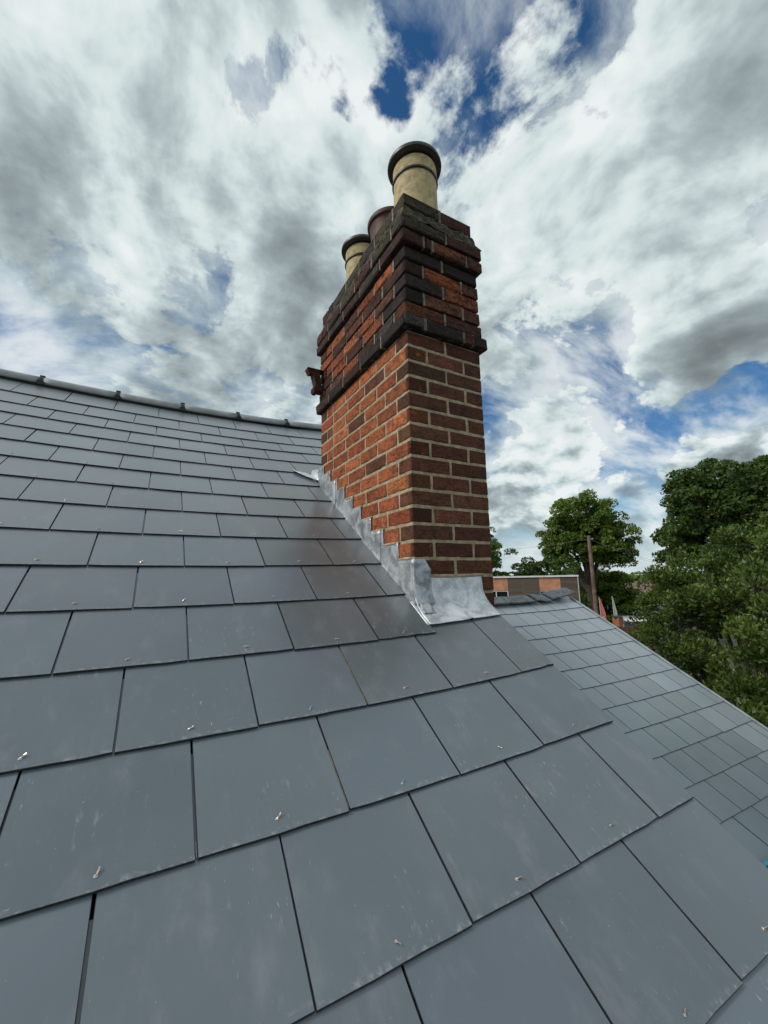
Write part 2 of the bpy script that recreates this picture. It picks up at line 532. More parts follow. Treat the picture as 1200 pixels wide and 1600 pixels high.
def low_at(i, v, up_=0.0):
    p, ya = QL[3], QL[5]
    ax = Vector((math.cos(ya), math.sin(ya), 0))
    ay = Vector((-math.sin(ya) * math.cos(p), math.cos(ya) * math.cos(p), math.sin(p)))
    n = ax.cross(ay)
    ii = max(-2.5, min(5.5, i)); vv = max(-13.0, v)
    a, b = (vv + 6) / 6, (ii - 2) / 3
    w = QL[6] * a * a + QL[7] * a * b + QL[8] * b * b + QL[9] * a ** 3 + up_
    return Vector(QL[:3]) + ax * (i * .3) + ay * (v * QL[4]) + n * w


def slate_mesh(w, length, mat, t=.0058, e=.0007, rng=random):
    h, n = w / 2, 6
    # the tail is a little ragged, with a chip here and there
    tail = [(-h + w * i / n, rng.uniform(-.0008, .0008) + (rng.uniform(.001, .004) if rng.random() < .12 else 0)) for i in range(n + 1)]
    out = tail + [(h, length), (-h, length)]
    inn = [(min(max(x, -h + e), h - e), y + e) for x, y in tail] + [(h - e, length - e), (-h + e, length - e)]
    m = len(out)
    V = [(x, y, -t) for x, y in out] + [(x, y, -e) for x, y in out] + [(x, y, 0) for x, y in inn]
    F = [tuple(reversed(range(m))), tuple(range(2 * m, 3 * m))]
    for k in range(m):
        k2 = (k + 1) % m
        F += [(k, k2, m + k2, m + k), (m + k, m + k2, 2 * m + k2, 2 * m + k)]
    me = mesh('slate', V, F, mat)
    me.materials.append(SLATE_EDGE)
    for k in range(m):
        me.polygons[2 + 2 * k].material_index = 1
        me.polygons[3 + 2 * k].material_index = 1
    return me


def frame(o, x, y):
    x = x.normalized()
    y = (y - x * y.dot(x)).normalized()
    z = x.cross(y)
    return Matrix(((x.x, y.x, z.x, o.x), (x.y, y.y, z.y, o.y), (x.z, y.z, z.z, o.z), (0, 0, 0, 1)))


SHARED = {}


def lay_slate(at, u0, u1, v, parent, mat, length, tint, rivet=None, gap=.004):
    w = round((u1 - u0) * .3 - gap, 4)
    key = (mat.name, w, length)
    pool = SHARED.setdefault(key, [])
    if len(pool) < 4:
        pool.append(slate_mesh(w, length, mat))
    me = random.choice(pool)
    um = (u0 + u1) / 2
    o, x = at(um, v), at(u1, v) - at(u0, v)
    y = at(um, v + 1, -.0070 + random.uniform(-.0006, .0006)) - o
    M = frame(o, x, y) @ Matrix.Rotation(random.uniform(-.0022, .0022), 4, 'Z')
    M.translation += M.to_3x3() @ Vector((random.uniform(-.0006, .0006), random.uniform(-.0015, .0015), random.uniform(0, .0008)))
    s = bpy.data.objects.new('slate', me)
    COL.objects.link(s)
    s.parent = parent
    M.translation -= parent.location
    s.matrix_local = M
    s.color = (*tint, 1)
    if rivet:
        r = bpy.data.objects.new('copper_rivet', random.choice(rivet))
        COL.objects.link(r)
        r.parent = s
        r.location = (random.uniform(-.012, .012), random.uniform(.022, .034), .0018)
        r.rotation_euler = (0, 0, random.uniform(-1.1, 1.1))
        r.scale = (random.uniform(.6, .95),) * 3
    return s


def rivet_mesh(k):
    a = random.uniform(.2, .5)
    v1, f1 = tube([(-.0055, 0, -.0012), (-.003, 0, .0006), (.003, .0006, .0010), (.0072, .001 * k, .0026 + .002 * a)], [.0017, .0017, .0016, .0015], 6)
    v2, f2 = tube([(-.0055, 0, -.0018), (-.0055, 0, -.0006)], [.0042, .0036], 8)
    return mesh('copper_rivet', *join([(v1, f1), (v2, f2)]), COPPER)


RIVETS = [rivet_mesh(k) for k in (-1, 0, 1, 2)]

VERGE, CHIM_U = 3.55, 2.31
roof = thing('slate_roof', main_at(0, 0) * 1.0, 'large roof of new dark grey slates in the foreground, sloping up to a smooth grey ridge', 'roof')
for v in range(-3, 15):
    vv = ROW_AT.get(v, v)
    end = CHIM_U if 3 <= v <= 9 else (VERGE if v < 10 else 5.0)
    k = -8.0 - (.5 if v % 2 else 0)
    while k < end - .02:
        k1 = k + 1
        if k1 > end - .12:
            k1 = end
        b = random.uniform(.86, 1.12)
        tint = [b * random.uniform(.98, 1.02), b, b * random.uniform(.98, 1.03)]
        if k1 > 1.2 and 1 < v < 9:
            # the stack's dark reflection put into the tint, with dust washed down beside it
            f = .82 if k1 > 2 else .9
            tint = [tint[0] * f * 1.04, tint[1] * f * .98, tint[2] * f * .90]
        riv = RIVETS if (v < 10 and -6 < k and k1 - k > .6) else None
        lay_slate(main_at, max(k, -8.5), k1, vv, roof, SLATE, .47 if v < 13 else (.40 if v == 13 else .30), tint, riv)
        k = k1

# felt and boarding below the slates
def sheet(at, u0, u1, v0, v1, drop, nu=14, nv=10):
    V, F = [], []
    for a in range(nv + 1):
        for b in range(nu + 1):
            V.append(at(u0 + (u1 - u0) * b / nu, v0 + (v1 - v0) * a / nv, drop))
    for a in range(nv):
        for b in range(nu):
            i = a * (nu + 1) + b
            F.append((i, i + 1, i + nu + 2, i + nu + 1))
    return V, F


def local(V, o):
    return [Vector(p) - o.location for p in V]


V, F = join([sheet(main_at, -8.5, CHIM_U + .02, -3, 15.5, -.030), sheet(main_at, CHIM_U + .03, VERGE - .04, -3, 3.66, -.030, 4, 6), sheet(main_at, CHIM_U + .03, 4.96, 9.1, 15.5, -.030, 4, 6)])
link('roof_felt', mesh('roof_felt', local(V, roof), F, FELT), roof)
# back slope of the main roof, seen only from the far side
ridge_v = 15.55
apex = lambda u, up_=0.0: main_at(u, ridge_v, up_)
V, F = [], []
for b in range(13):
    a = apex(-8.5 + (4.98 + 8.5) * b / 12, -.02)
    V += [a, a + Vector((0, 4.2 * CS, -4.2 * SN))]
F = [(2 * b, 2 * b + 2, 2 * b + 3, 2 * b + 1) for b in range(12)]
link('back_slope', mesh('back_slope', local(V, roof), F, SLATE), roof)
# gable wall under the verge
g = []
for v in (-3, 15.5):
    g.append(main_at(VERGE - .16, v, -.05))
top = [g[0], g[1], g[1] + Vector((0, 4.0 * CS, -4.0 * SN))]
V = [(x, p.y, p.z) for x in (1.015, .80) for p in top] + [(x, p.y, -6.4) for x in (1.015, .80) for p in (top[0], top[2])]
F = [(0, 6, 7, 2, 1), (5, 9, 8, 3, 4)[::1], (0, 1, 4, 3), (1, 2, 5, 4), (0, 3, 8, 6), (2, 7, 9, 5)]
link('gable_wall', mesh('gable_wall', local(V, roof), F, HOUSE_WALL), roof)
# cement undercloak along the verge
V, F = [], []
for b in range(20):
    v = -3 + 6.6 * b / 19
    for du, dz in ((-.26, -.007), (-.03, -.008), (-.03, -.022), (-.26, -.030)):
        V.append(main_at(VERGE + du, v, dz - .006))
F = [(4 * b + k, 4 * b + (k + 1) % 4, 4 * b + 4 + (k + 1) % 4, 4 * b + 4 + k) for b in range(19) for k in range(4)]
link('undercloak', mesh('undercloak', local(V, roof), F, OLD_MORTAR), roof)

# half-round ridge with black clips over the joints
JOINTS = [-8.4, -6.85, -5.25, -3.68, -2.02, -.40, 1.18, 2.72, 4.25, 5.0]
def ridge_piece(u0, u1, r, at_apex, lift, seg=14, nl=6, spread=1.0, flat=.0):
    V, F = [], []
    for a in range(nl + 1):
        u = u0 + (u1 - u0) * a / nl
        c = at_apex(u)
        for sgn, rr in ((0, r), (1, r - .012)):
            for k in range(seg + 1):
                t = math.radians(-8) + math.radians(196) * k / seg
                V.append(c + Vector((0, -math.cos(t) * rr * spread, math.sin(t) * rr + lift)))
    m = 2 * (seg + 1)
    for a in range(nl):
        for k in range(seg):
            i = a * m + k
            F.append((i, i + 1, i + m + 1, i + m))
            i += seg + 1
            F.append((i + m, i + m + 1, i + 1, i))
        for k in (0, seg):
            i = a * m + k
            F.append((i, i + m, i + m + seg + 1, i + seg + 1) if k == 0 else (i + m, i, i + seg + 1, i + m + seg + 1))
    for a in (0, nl):
        for k in range(seg):
            i = a * m + k
            F.append((i, i + seg + 1, i + seg + 2, i + 1) if a == 0 else (i + 1, i + seg + 2, i + seg + 1, i))
    return V, F


for a, b in zip(JOINTS, JOINTS[1:]):
    u1 = b
    V, F = ridge_piece(a + .012, u1 - .012, .066, apex, -.030)
    link('ridge_tile', mesh('ridge_tile', local(V, roof), F, RIDGE, True), roof)
    if u1 < 4.9:
        V, F = ridge_piece(b - .028, b + .028, .070, apex, -.030, nl=1)
        clip = link('ridge_clip', mesh('ridge_clip', local(V, roof), F, BLACK), roof)
        c = apex(b) - Vector((0, 0, .030))
        V, F = join([box(c.x - .016, c.x + .016, c.y - .02, c.y + .02, c.z + .064, c.z + .078), box(c.x - .018, c.x + .018, c.y - .082, c.y - .064, c.z - .02, c.z + .015)])
        link('clip_lug', mesh('clip_lug', local(V, roof), F, BLACK), clip)

# mortar dust lodged in three of the joints
for u, v0, v1 in ((1.0, 2.02, 2.95), (.5, 1.03, 1.6), (-.5, 1.02, 1.12)):
    V = []
    for a in range(9):
        v = v0 + (v1 - v0) * a / 8
        hw = .0048 * random.uniform(.35, .75)
        V += [main_at(u - hw, v, -.0028 - .006 * (v - int(v))), main_at(u + hw, v, -.0028 - .006 * (v - int(v)))]
    F = [(2 * a, 2 * a + 1, 2 * a + 3, 2 * a + 2) for a in range(8)]
    link('joint_dust', mesh('joint_dust', local(V, roof), F, MORTAR), roof)

# ================================================================ lower roof
low = thing('slate_roof', Vector(QL[:3]), 'lower roof of small grey-green slates beyond the verge, with four lumpy dark ridge tiles', 'roof')
WIN = (-2.08, .7)
for v in range(-16, 0):
    k = -8.5 - (.5 if v % 2 else 0)
    while k < 4.98:
        k1 = min(k + 1, 5.0)
        if not (v < -12 and k1 > WIN[0] and k < WIN[1]):
            b = random.uniform(.92, 1.08)
            t = [b * random.uniform(.97, 1.02), b, b * random.uniform(.97, 1.02)]
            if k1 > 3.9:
                t = [x * 1.25 for x in t]  # paler near the verge: grazing sky sheen put into the slate tint
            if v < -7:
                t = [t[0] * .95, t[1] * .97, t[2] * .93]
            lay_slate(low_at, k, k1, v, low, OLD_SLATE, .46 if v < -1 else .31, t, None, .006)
        elif k < WIN[0] - .1:
            lay_slate(low_at, k, WIN[0], v, low, OLD_SLATE, .46, (1, 1, 1), None, .005)
        k = k1
V, F = sheet(low_at, -8.6, 4.9, -16, .3, -.03)
link('roof_felt', mesh('roof_felt', local(V, low), F, FELT), low)
lapex = lambda i, up_=0.0: low_at(i, .36, up_)
V = []
for b in range(9):
    a = lapex(-8.6 + 13.55 * b / 8, -.02)
    V += [a, a + Vector((0, 3.0, -1.7))]
link('back_slope', mesh('back_slope', local(V, low), [(2 * b, 2 * b + 2, 2 * b + 3, 2 * b + 1) for b in range(8)], OLD_SLATE), low)
e0, e1, e2 = low_at(4.85, -16, -.06), lapex(4.85, -.06), lapex(4.85, -.06) + Vector((0, 3.0, -1.7))
V = [p for p in (e0, e1, e2)] + [Vector((e0.x, e0.y, -6.4)), Vector((e2.x, e2.y, -6.4))]
V += [p - Vector((.22, 0, 0)) for p in V]
F = [(0, 3, 4, 2, 1), (6, 7, 9, 8, 5), (0, 1, 6, 5), (1, 2, 7, 6), (0, 5, 8, 3), (2, 4, 9, 7)]
link('gable_wall', mesh('gable_wall', local(V, low), F, HOUSE_WALL), low)
# angular ridge tiles, the last one tipped up
def angle_ridge(i0, i1, tip0, tip1, roll=0.0):
    V, F = [], []
    prof = [(-.17, -.060), (-.12, -.034), (-.06, -.004), (-.02, .012), (.02, .012), (.06, -.004), (.12, -.034), (.17, -.060)]
    n = 5
    for a in range(n + 1):
        f = a / n
        c = lapex(i0 + (i1 - i0) * f) + Vector((0, 0, tip0 + (tip1 - tip0) * f))
        for off in (0, -.016):
            for y, z in prof:
                V.append(c + Vector((0, y + roll * z, z + off + .012 * smooth_noise((i0 + f, y * 4, 0), 1.5))))
    m = 16
    for a in range(n):
        for k in range(7):
            i = a * m + k
            F += [(i, i + m, i + m + 1, i + 1), (i + 8, i + 9, i + m + 9, i + m + 8)]
        for k in (0, 7):
            i = a * m + k
            F.append((i, i + 8, i + m + 8, i + m) if k == 0 else (i + 8, i, i + m, i + m + 8))
    for a in (0, n):
        for k in range(7):
            i = a * m + k
            F.append((i, i + 1, i + 9, i + 8) if a == 0 else (i + 1, i, i + 8, i + 9))
    return V, F


for i0, i1, t0, t1 in ((-8.5, -7.0, .02, .02), (-6.98, -5.5, .02, .02), (-5.48, -4.0, .03, .02), (-3.98, -2.5, .02, .02), (-2.48, -1.0, .02, .03), (-.97, .62, .02, .02),
                       (.66, 2.30, .025, .015), (2.36, 3.35, .035, .01), (3.42, 5.02, .03, .085)):
    V, F = angle_ridge(i0, i1, t0, t1)
    link('ridge_tile', mesh('ridge_tile', local(V, low), F, OLD_RIDGE), low)

V, F = [], []  # added strip imitating the pale sky sheen on the verge slates
for b in range(18):
    v = -16 + 16.0 * b / 17
    for i, z in ((4.93, .004), (4.935, .011), (5.03, .013), (5.045, -.030)):
        V.append(low_at(i, v, z))
F = [(4 * b + k, 4 * b + k + 1, 4 * b + 5 + k, 4 * b + 4 + k) for b in range(17) for k in range(3)]
link('verge_sheen', mesh('verge_sheen', local(V, low), F, VERGE_SHEEN), low)

# roof window whose head shows at the edge of the picture
TURQ = plain('turquoise_film', (.03, .36, .42), (.06, .50, .55), 30, .35, .1)
GLASS = Mat('dark_glass').set(Base_Color=(.012, .016, .02), Roughness=.08, Specular_IOR_Level=.6).m
FRAME = plain('grey_frame', (.05, .056, .062), (.07, .078, .085), 12, .5, .1)
win = thing('roof_window', low_at(WIN[0] + .04, -12.05), 'dark roof window with a turquoise film edge at the right border, set in the lower slates', 'window')


def slab(at, u0, u1, v0, v1, z0, z1):
    V = [at(a, b, c) for c in (z0, z1) for a, b in ((u0, v0), (u1, v0), (u1, v1), (u0, v1))]
    return V, [(3, 2, 1, 0), (4, 5, 6, 7), (0, 1, 5, 4), (1, 2, 6, 5), (2, 3, 7, 6), (3, 0, 4, 7)]


w0, w1, b0, b1 = WIN[0] + .04, WIN[1] - .04, -15.9, -12.08
for a in ((w0, w1, b1 - .25, b1, -.02, .035), (w0, w1, b0, b0 + .25, -.02, .035), (w0, w0 + .2, b0 + .25, b1 - .25, -.02, .034), (w1 - .2, w1, b0 + .25, b1 - .25, -.02, .034)):
    V, F = slab(low_at, *a)
    link('window_frame', mesh('window_frame', local(V, win), F, FRAME), win)
V, F = slab(low_at, w0 + .2, w1 - .2, b0 + .25, b1 - .25, 0, .018)
link('pane', mesh('pane', local(V, win), F, GLASS), win)
V, F = slab(low_at, w0 - .03, w1 + .03, b1 + .003, b1 + .07, -.02, .040)
link('film_edge', mesh('film_edge', local(V, win), F, TURQ), win)

# ================================================================ chimney stack
CX, CY, CZ, CH = .69991, .76836, .85592, .07513
LX, LY = .44, 1.115
zk = lambda k: CZ + CH * k
chim = thing('chimney_stack', (CX + LX / 2, CY + LY / 2, zk(-8)), 'tall red brick chimney stack with a dark corbelled head, rising through the slate roof', 'chimney')
CL = chim.location.copy()


def brick_mesh(l, d, h, bev, jit, mat, rng):
    bm = bmesh.new()
    bmesh.ops.create_cube(bm, size=1.0)
    bmesh.ops.scale(bm, vec=(l, d, h), verts=bm.verts)
    bmesh.ops.bevel(bm, geom=bm.edges[:], offset=bev, segments=1, affect='EDGES')
    for q in bm.verts:
        q.co += Vector((rng.uniform(-jit, jit), rng.uniform(-jit, jit), rng.uniform(-jit, jit)))
    me = bpy.data.meshes.new('brick')
    bm.to_mesh(me)
    bm.free()
    me.materials.append(mat)
    return me


BRICKS = {}
brng = random.Random(3)


def put_brick(cx, cy, k, l, d, rz, col, alpha=1.0, old=False, hk=1.0, collect=None, h=None):
    h = h or CH * hk - (.0130 if not old else .008)
    key = (round(l, 3), round(d, 3), round(h, 4), old)
    pool = BRICKS.setdefault(key, [])
    if len(pool) < 5:
        pool.append(brick_mesh(l, d, h, .0032 if not old else .006, .0011 if not old else .0026, OLD_BRICK if old else BRICK, brng))
    me = brng.choice(pool)
    loc = Vector((cx, cy, zk(k) + CH * hk / 2)) - CL
    rot = (brng.uniform(-.006, .006) * (2 if old else 1), brng.uniform(-.006, .006), rz + brng.uniform(-.006, .006))
    if collect is not None:
        M = Matrix.Translation(loc) @ Matrix.Rotation(rot[2], 4, 'Z')
        collect.append(([M @ q.co for q in me.vertices], [tuple(p.vertices) for p in me.polygons]))
        return
    o = link('brick', me, chim, loc, rot)
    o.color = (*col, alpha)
    return o


def tone(kind):
    j = brng.uniform(.8, 1.22)
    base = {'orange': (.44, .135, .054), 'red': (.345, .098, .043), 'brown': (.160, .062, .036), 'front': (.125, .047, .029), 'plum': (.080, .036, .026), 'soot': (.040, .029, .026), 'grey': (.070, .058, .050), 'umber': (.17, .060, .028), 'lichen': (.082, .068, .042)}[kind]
    return tuple(c * j * brng.uniform(.93, 1.07) for c in base)


def pick(**w):
    ks = list(w)
    return tone(brng.choices(ks, [w[k] for k in ks])[0])


hidden_low, hidden_old = [], []
J = .0128


def perp(a, b, k, hk, side):
    w = J * brng.uniform(.35, .62)
    z0, z1 = zk(k) + .004, zk(k) + CH * hk - .003
    if side:
        v, f = box(a, a + .02, b - w, b + w, z0, z1)
    else:
        v, f = box(a - w, a + w, b, b + .02, z0, z1)
    return [Vector(q) + Vector([brng.uniform(-.0012, .0012) for _ in range(3)]) - CL for q in v], f


def front_run(k, xs, y0, depth, cols, old, hk=1.0, alphas=None):
    """bricks of the front face between the joints xs"""
    if old:
        for a in xs[1:-1] + ([xs[0], xs[-1]] if xs[0] > CX + .05 else []):
            perpends.append(perp(a, y0 + .0035, k, hk, 0))
    for n, (a, b) in enumerate(zip(xs, xs[1:])):
        put_brick((a + b) / 2, y0 + depth / 2, k, b - a - J, depth, 0, cols[n], (alphas or {}).get(n, 1.0), old, hk)


perpends = []


def course(k, dl, old, hk=1.0, front=None, fcol=None, lcol=None):
    x0, x1, y0, y1 = CX - dl, CX + LX + dl, CY - dl, CY + LY + dl
    W, Ln = x1 - x0, y1 - y0
    d = .1025
    odd = (round(k) % 2) != 0
    up = old
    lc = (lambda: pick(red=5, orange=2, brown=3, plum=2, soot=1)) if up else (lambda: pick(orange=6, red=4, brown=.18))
    fc = (lambda: pick(brown=3, plum=3, soot=3, orange=1.2)) if up else (lambda: pick(front=6, brown=2.6, plum=.12))  # lower front bricks toned darker for that face's shade as well as weathering
    if fcol:
        fi, li = iter(fcol), iter(lcol)
        fc, lc = (lambda: tone(next(fi))), (lambda: tone(next(li)))
        if not odd:
            # the corner header shows the end of the first long-side brick
            head = tone(next(fi))
            fcs, lcs = [tone(q) for q in fcol[1:]], [tone(q) for q in lcol]
            fcs = fcs[:1] if not front else [head] + fcs
            fi2, li2 = iter(fcs), iter(lcs)
            fc, lc = (lambda: next(fi2)), (lambda: next(li2))
    if odd:
        # two stretchers across the front; their ends are the first bricks of the long side
        xs = front or [x0 - J / 2, x0 + W / 2, x1 + J / 2]
        front_run(k, xs, y0, d, [fc() for _ in xs[1:]], old, hk)
        ys = [y0 + d + J / 2 + (Ln - 2 * d - J) * i / 4.5 for i in range(5)] + [y1 - d - J / 2]
        rest = [y0 + d + J / 2, y1 - d - J / 2]
    else:
        # long-side stretchers run through to the front, where their ends show, darkened for shade and soot
        xs = front or [x0 + d + J / 2, x1 - d - J / 2]
        front_run(k, xs, y0, d, [fc() for _ in xs[1:]], old, hk)
        ys = [y0 - J / 2 + (Ln + J) * i / 5 for i in range(6)]
        rest = None
    if old:
        for a in ys[1:-1] + (ys[:1] if odd else []):
            perpends.append(perp(x0 + .0035, a, k, hk, 1))
    for n, (a, b) in enumerate(zip(ys, ys[1:])):
        a2 = a
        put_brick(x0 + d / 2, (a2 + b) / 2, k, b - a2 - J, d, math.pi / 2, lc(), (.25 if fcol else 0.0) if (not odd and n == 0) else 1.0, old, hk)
        put_brick(x1 - d / 2, (a2 + b) / 2, k, b - a2 - J, d, math.pi / 2, None, 1, old, hk, hidden_old if old else hidden_low)
    if odd:
        for a, b in ((x0 - J / 2, x0 + W / 2), (x0 + W / 2, x1 + J / 2)):
            put_brick((a + b) / 2, y1 - d / 2, k, b - a - J, d, 0, None, 1, old, hk, hidden_old if old else hidden_low)
    else:
        put_brick(x0 + W / 2, y1 - d / 2, k, W - 2 * d - J * 2, d, 0, None, 1, old, hk, hidden_old if old else hidden_low)


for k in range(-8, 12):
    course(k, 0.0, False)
fx = lambda f, dl: CX - dl + (LX + 2 * dl) * f
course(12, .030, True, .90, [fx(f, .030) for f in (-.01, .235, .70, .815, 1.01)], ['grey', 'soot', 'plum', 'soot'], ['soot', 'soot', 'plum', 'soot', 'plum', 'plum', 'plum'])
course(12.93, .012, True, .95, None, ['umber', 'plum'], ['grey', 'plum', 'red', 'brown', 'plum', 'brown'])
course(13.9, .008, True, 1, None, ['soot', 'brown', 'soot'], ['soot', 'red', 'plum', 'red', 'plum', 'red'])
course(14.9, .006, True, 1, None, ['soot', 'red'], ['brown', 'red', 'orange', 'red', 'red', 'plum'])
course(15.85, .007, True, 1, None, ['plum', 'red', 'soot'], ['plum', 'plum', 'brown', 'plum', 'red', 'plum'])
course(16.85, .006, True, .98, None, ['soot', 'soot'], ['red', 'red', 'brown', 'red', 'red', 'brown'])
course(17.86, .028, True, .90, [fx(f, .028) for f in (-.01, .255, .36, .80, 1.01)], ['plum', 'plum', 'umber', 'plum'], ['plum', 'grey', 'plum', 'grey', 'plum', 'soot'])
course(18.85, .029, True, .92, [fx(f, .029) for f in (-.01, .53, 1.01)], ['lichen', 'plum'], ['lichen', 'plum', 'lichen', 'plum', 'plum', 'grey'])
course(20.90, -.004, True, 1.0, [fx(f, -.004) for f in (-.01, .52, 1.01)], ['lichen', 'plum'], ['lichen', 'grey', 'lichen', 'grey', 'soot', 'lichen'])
o = link('pointing', mesh('pointing', *join(perpends), PALE_POINT), chim)
o['kind'] = 'stuff'
for lst, m, nm in ((hidden_low, BRICK, 'rear_brickwork'), (hidden_old, OLD_BRICK, 'rear_brickwork')):
    o = link(nm, mesh(nm, *join(lst), m), chim)
    o['kind'] = 'stuff'
    o.color = (.125, .047, .029, 1)


def core(x0, x1, y0, y1, z0, z1, mat, name, cell=.02, amp=.0030):
    """mortar body: a box cut into cells with an uneven face"""
    V, F, idx = [], [], {}
    def vert(p):
        key = tuple(round(c, 5) for c in p)
        if key not in idx:
            idx[key] = len(V)
            n = Vector([smooth_noise(p, 28, s) for s in (1, 2, 3)]) * amp
            V.append(Vector(p) + n - CL)
        return idx[key]
    def face(o, a, b, na, nb):
        for i in range(na):
            for j in range(nb):
                F.append(tuple(vert([o[c] + a[c] * (i + s) / na + b[c] * (j + t) / nb for c in range(3)]) for s, t in ((0, 0), (1, 0), (1, 1), (0, 1))))
    nx, ny, nz = [max(1, round(q / cell)) for q in (x1 - x0, y1 - y0, z1 - z0)]
    X, Y, Z = (x1 - x0, 0, 0), (0, y1 - y0, 0), (0, 0, z1 - z0)
    face((x0, y0, z0), X, Z, nx, nz); face((x1, y0, z0), Y, Z, ny, nz)
    face((x1, y1, z0), (x0 - x1, 0, 0), Z, nx, nz); face((x0, y1, z0), (0, y0 - y1, 0), Z, ny, nz)
    face((x0, y0, z1), X, Y, nx, ny); face((x0, y1, z0), X, (0, y0 - y1, 0), nx, ny)
    return link(name, mesh(name, V, F, mat), chim)


ins = .0030
core(CX + ins, CX + LX - ins, CY + ins, CY + LY - ins, zk(-8), zk(12) - .004, MORTAR, 'mortar')
ins = .012
core(CX + ins, CX + LX - ins, CY + ins, CY + LY - ins, zk(12), zk(21.7), OLD_MORTAR, 'mortar')
for k0, k1, dl in ((12.05, 12.82, .030), (17.92, 18.68, .028), (18.9, 19.7, .029)):
    e = dl - .012
    core(CX - e, CX + LX + e, CY - e, CY + LY + e, zk(k0), zk(k1), OLD_MORTAR, 'mortar')
# pale perpends of the old head, pointed with the same lime
# weathered cement shoulder between the corbel and the top course
V, F = [], []
rings = [(19.72, .024), (19.95, .018), (20.2, .010), (20.5, .004), (20.8, -.001), (20.96, -.012)]
nper = 0
for k, dl in rings:
    x0, x1, y0, y1 = CX - dl, CX + LX + dl, CY - dl, CY + LY + dl
    pts = [(x0 + (x1 - x0) * i / 22, y0) for i in range(22)] + [(x1, y0 + (y1 - y0) * i / 50) for i in range(50)] + [(x1 - (x1 - x0) * i / 22, y1) for i in range(22)] + [(x0, y1 - (y1 - y0) * i / 50) for i in range(50)]
    nper = len(pts)
    for x, y in pts:
        p = (x, y, zk(k))
        a = .012 * smooth_noise(p, 16, 4) + .010 * smooth_noise(p, 45, 5) + .006 * smooth_noise(p, 110, 7)
        out = Vector((x - CX - LX / 2, (y - CY - LY / 2) * .4, 0)).normalized()
        V.append(Vector(p) + out * a + Vector((0, 0, .006 * smooth_noise(p, 30, 6))) - CL)
F = [(a * nper + i, a * nper + (i + 1) % nper, (a + 1) * nper + (i + 1) % nper, (a + 1) * nper + i) for a in range(len(rings) - 1) for i in range(nper)]
link('cement_shoulder', mesh('cement_shoulder', V, F, CEMENT), chim)
# flaunching the pots are bedded in
V, F = [], []
for a in range(11):
    for b in range(25):
        x, y = CX + .012 + (LX - .024) * a / 10, CY + .012 + (LY - .024) * b / 24
        e = min(a, 10 - a, b * .7, (24 - b) * .7) / 4
        p = (x, y, 0)
        V.append(Vector((x, y, zk(21.72) + .055 * min(1, e) + .010 * smooth_noise(p, 20, 8))) - CL)
F = [(a * 25 + b, (a + 1) * 25 + b, (a + 1) * 25 + b + 1, a * 25 + b + 1) for a in range(10) for b in range(24)]
link('flaunching', mesh('flaunching', V, F, CEMENT), chim)
# ---- lead flashings
def lead_sheet(name, grid, mat=LEAD, thick=.0022, smooth=True):
    """grid[a][b] of points -> a sheet with thickness"""
    na, nb = len(grid), len(grid[0])
    V = [Vector(p) - CL for row in grid for p in row]
    F = [(a * nb + b, a * nb + b + 1, (a + 1) * nb + b + 1, (a + 1) * nb + b) for a in range(na - 1) for b in range(nb - 1)]
    me = mesh(name, V, F, mat, smooth)
    o = link(name, me, chim)
    s = o.modifiers.new('thickness', 'SOLIDIFY')
    s.thickness = thick
    s.offset = 0
    return o


STEP_Y = {6: 1.045, 5: .931, 4: .821, 3: .713, 2: .596, 1: .490, 0: .375, -1: .255, -2: .117}


def flash_top(y):
    for k in (-2, -1, 0, 1, 2, 3, 4, 5, 6):
        if y < STEP_Y[k]:
            return zk(k)
    return zk(6.9)


roof_z = lambda y: (main_at(CX / .3, (CY + y) / .25 / CS)).z + .001
pieces = [(-.014, .30, 0), (.28, .62, 1), (.60, .86, 0), (.845, 1.15, 1)]
for y0, y1, lv in pieces:
    cuts = sorted({y0, y1} | {STEP_Y[k] + s for k in STEP_Y for s in (-.0006, .0006) if y0 < STEP_Y[k] < y1} | {y0 + (y1 - y0) * i / 8 for i in range(9)})
    grid = []
    for y in cuts:
        zt, zb = flash_top(y), roof_z(y) - .012
        col = []
        for b in range(9):
            f = b / 8
            z = zb + (zt - zb) * f
            x = CX - .0045 - .002 * lv + .0022 * smooth_noise((y * 1.0, z, 0), 14, 2) - (.010 * (1 - f / .12) if f < .12 else 0)
            col.append((x, CY + y, z))
        grid.append(col)
    lead_sheet('step_flashing', grid)
# lime pointing along the steps
pt = []
for k, y in STEP_Y.items():
    yp = STEP_Y.get(k - 1, -.006)
    v, f = tube([(CX - .001, CY + yp - .004, zk(k) + .001), (CX - .002, CY + (yp + y) / 2, zk(k) + .0015 * brng.uniform(-1, 1)), (CX - .001, CY + y + .004, zk(k))], [.0055, .0075, .006], 6)
    pt.append(([Vector(q) - CL for q in v], f))
v, f = tube([(CX + .07, CY - .003, zk(-3) + .001), (CX + .2, CY - .004, zk(-3) - .001), (CX + .3, CY - .004, zk(-3) + .001), (CX + .375, CY - .003, zk(-3) + .003)], [.008, .009, .008, .007], 6)
link('pointing', mesh('pointing', [Vector(q) - CL for q in v], f, MORTAR, True), chim)
for v, f in pt:
    link('pointing', mesh('pointing', v, f, MORTAR, True), chim)

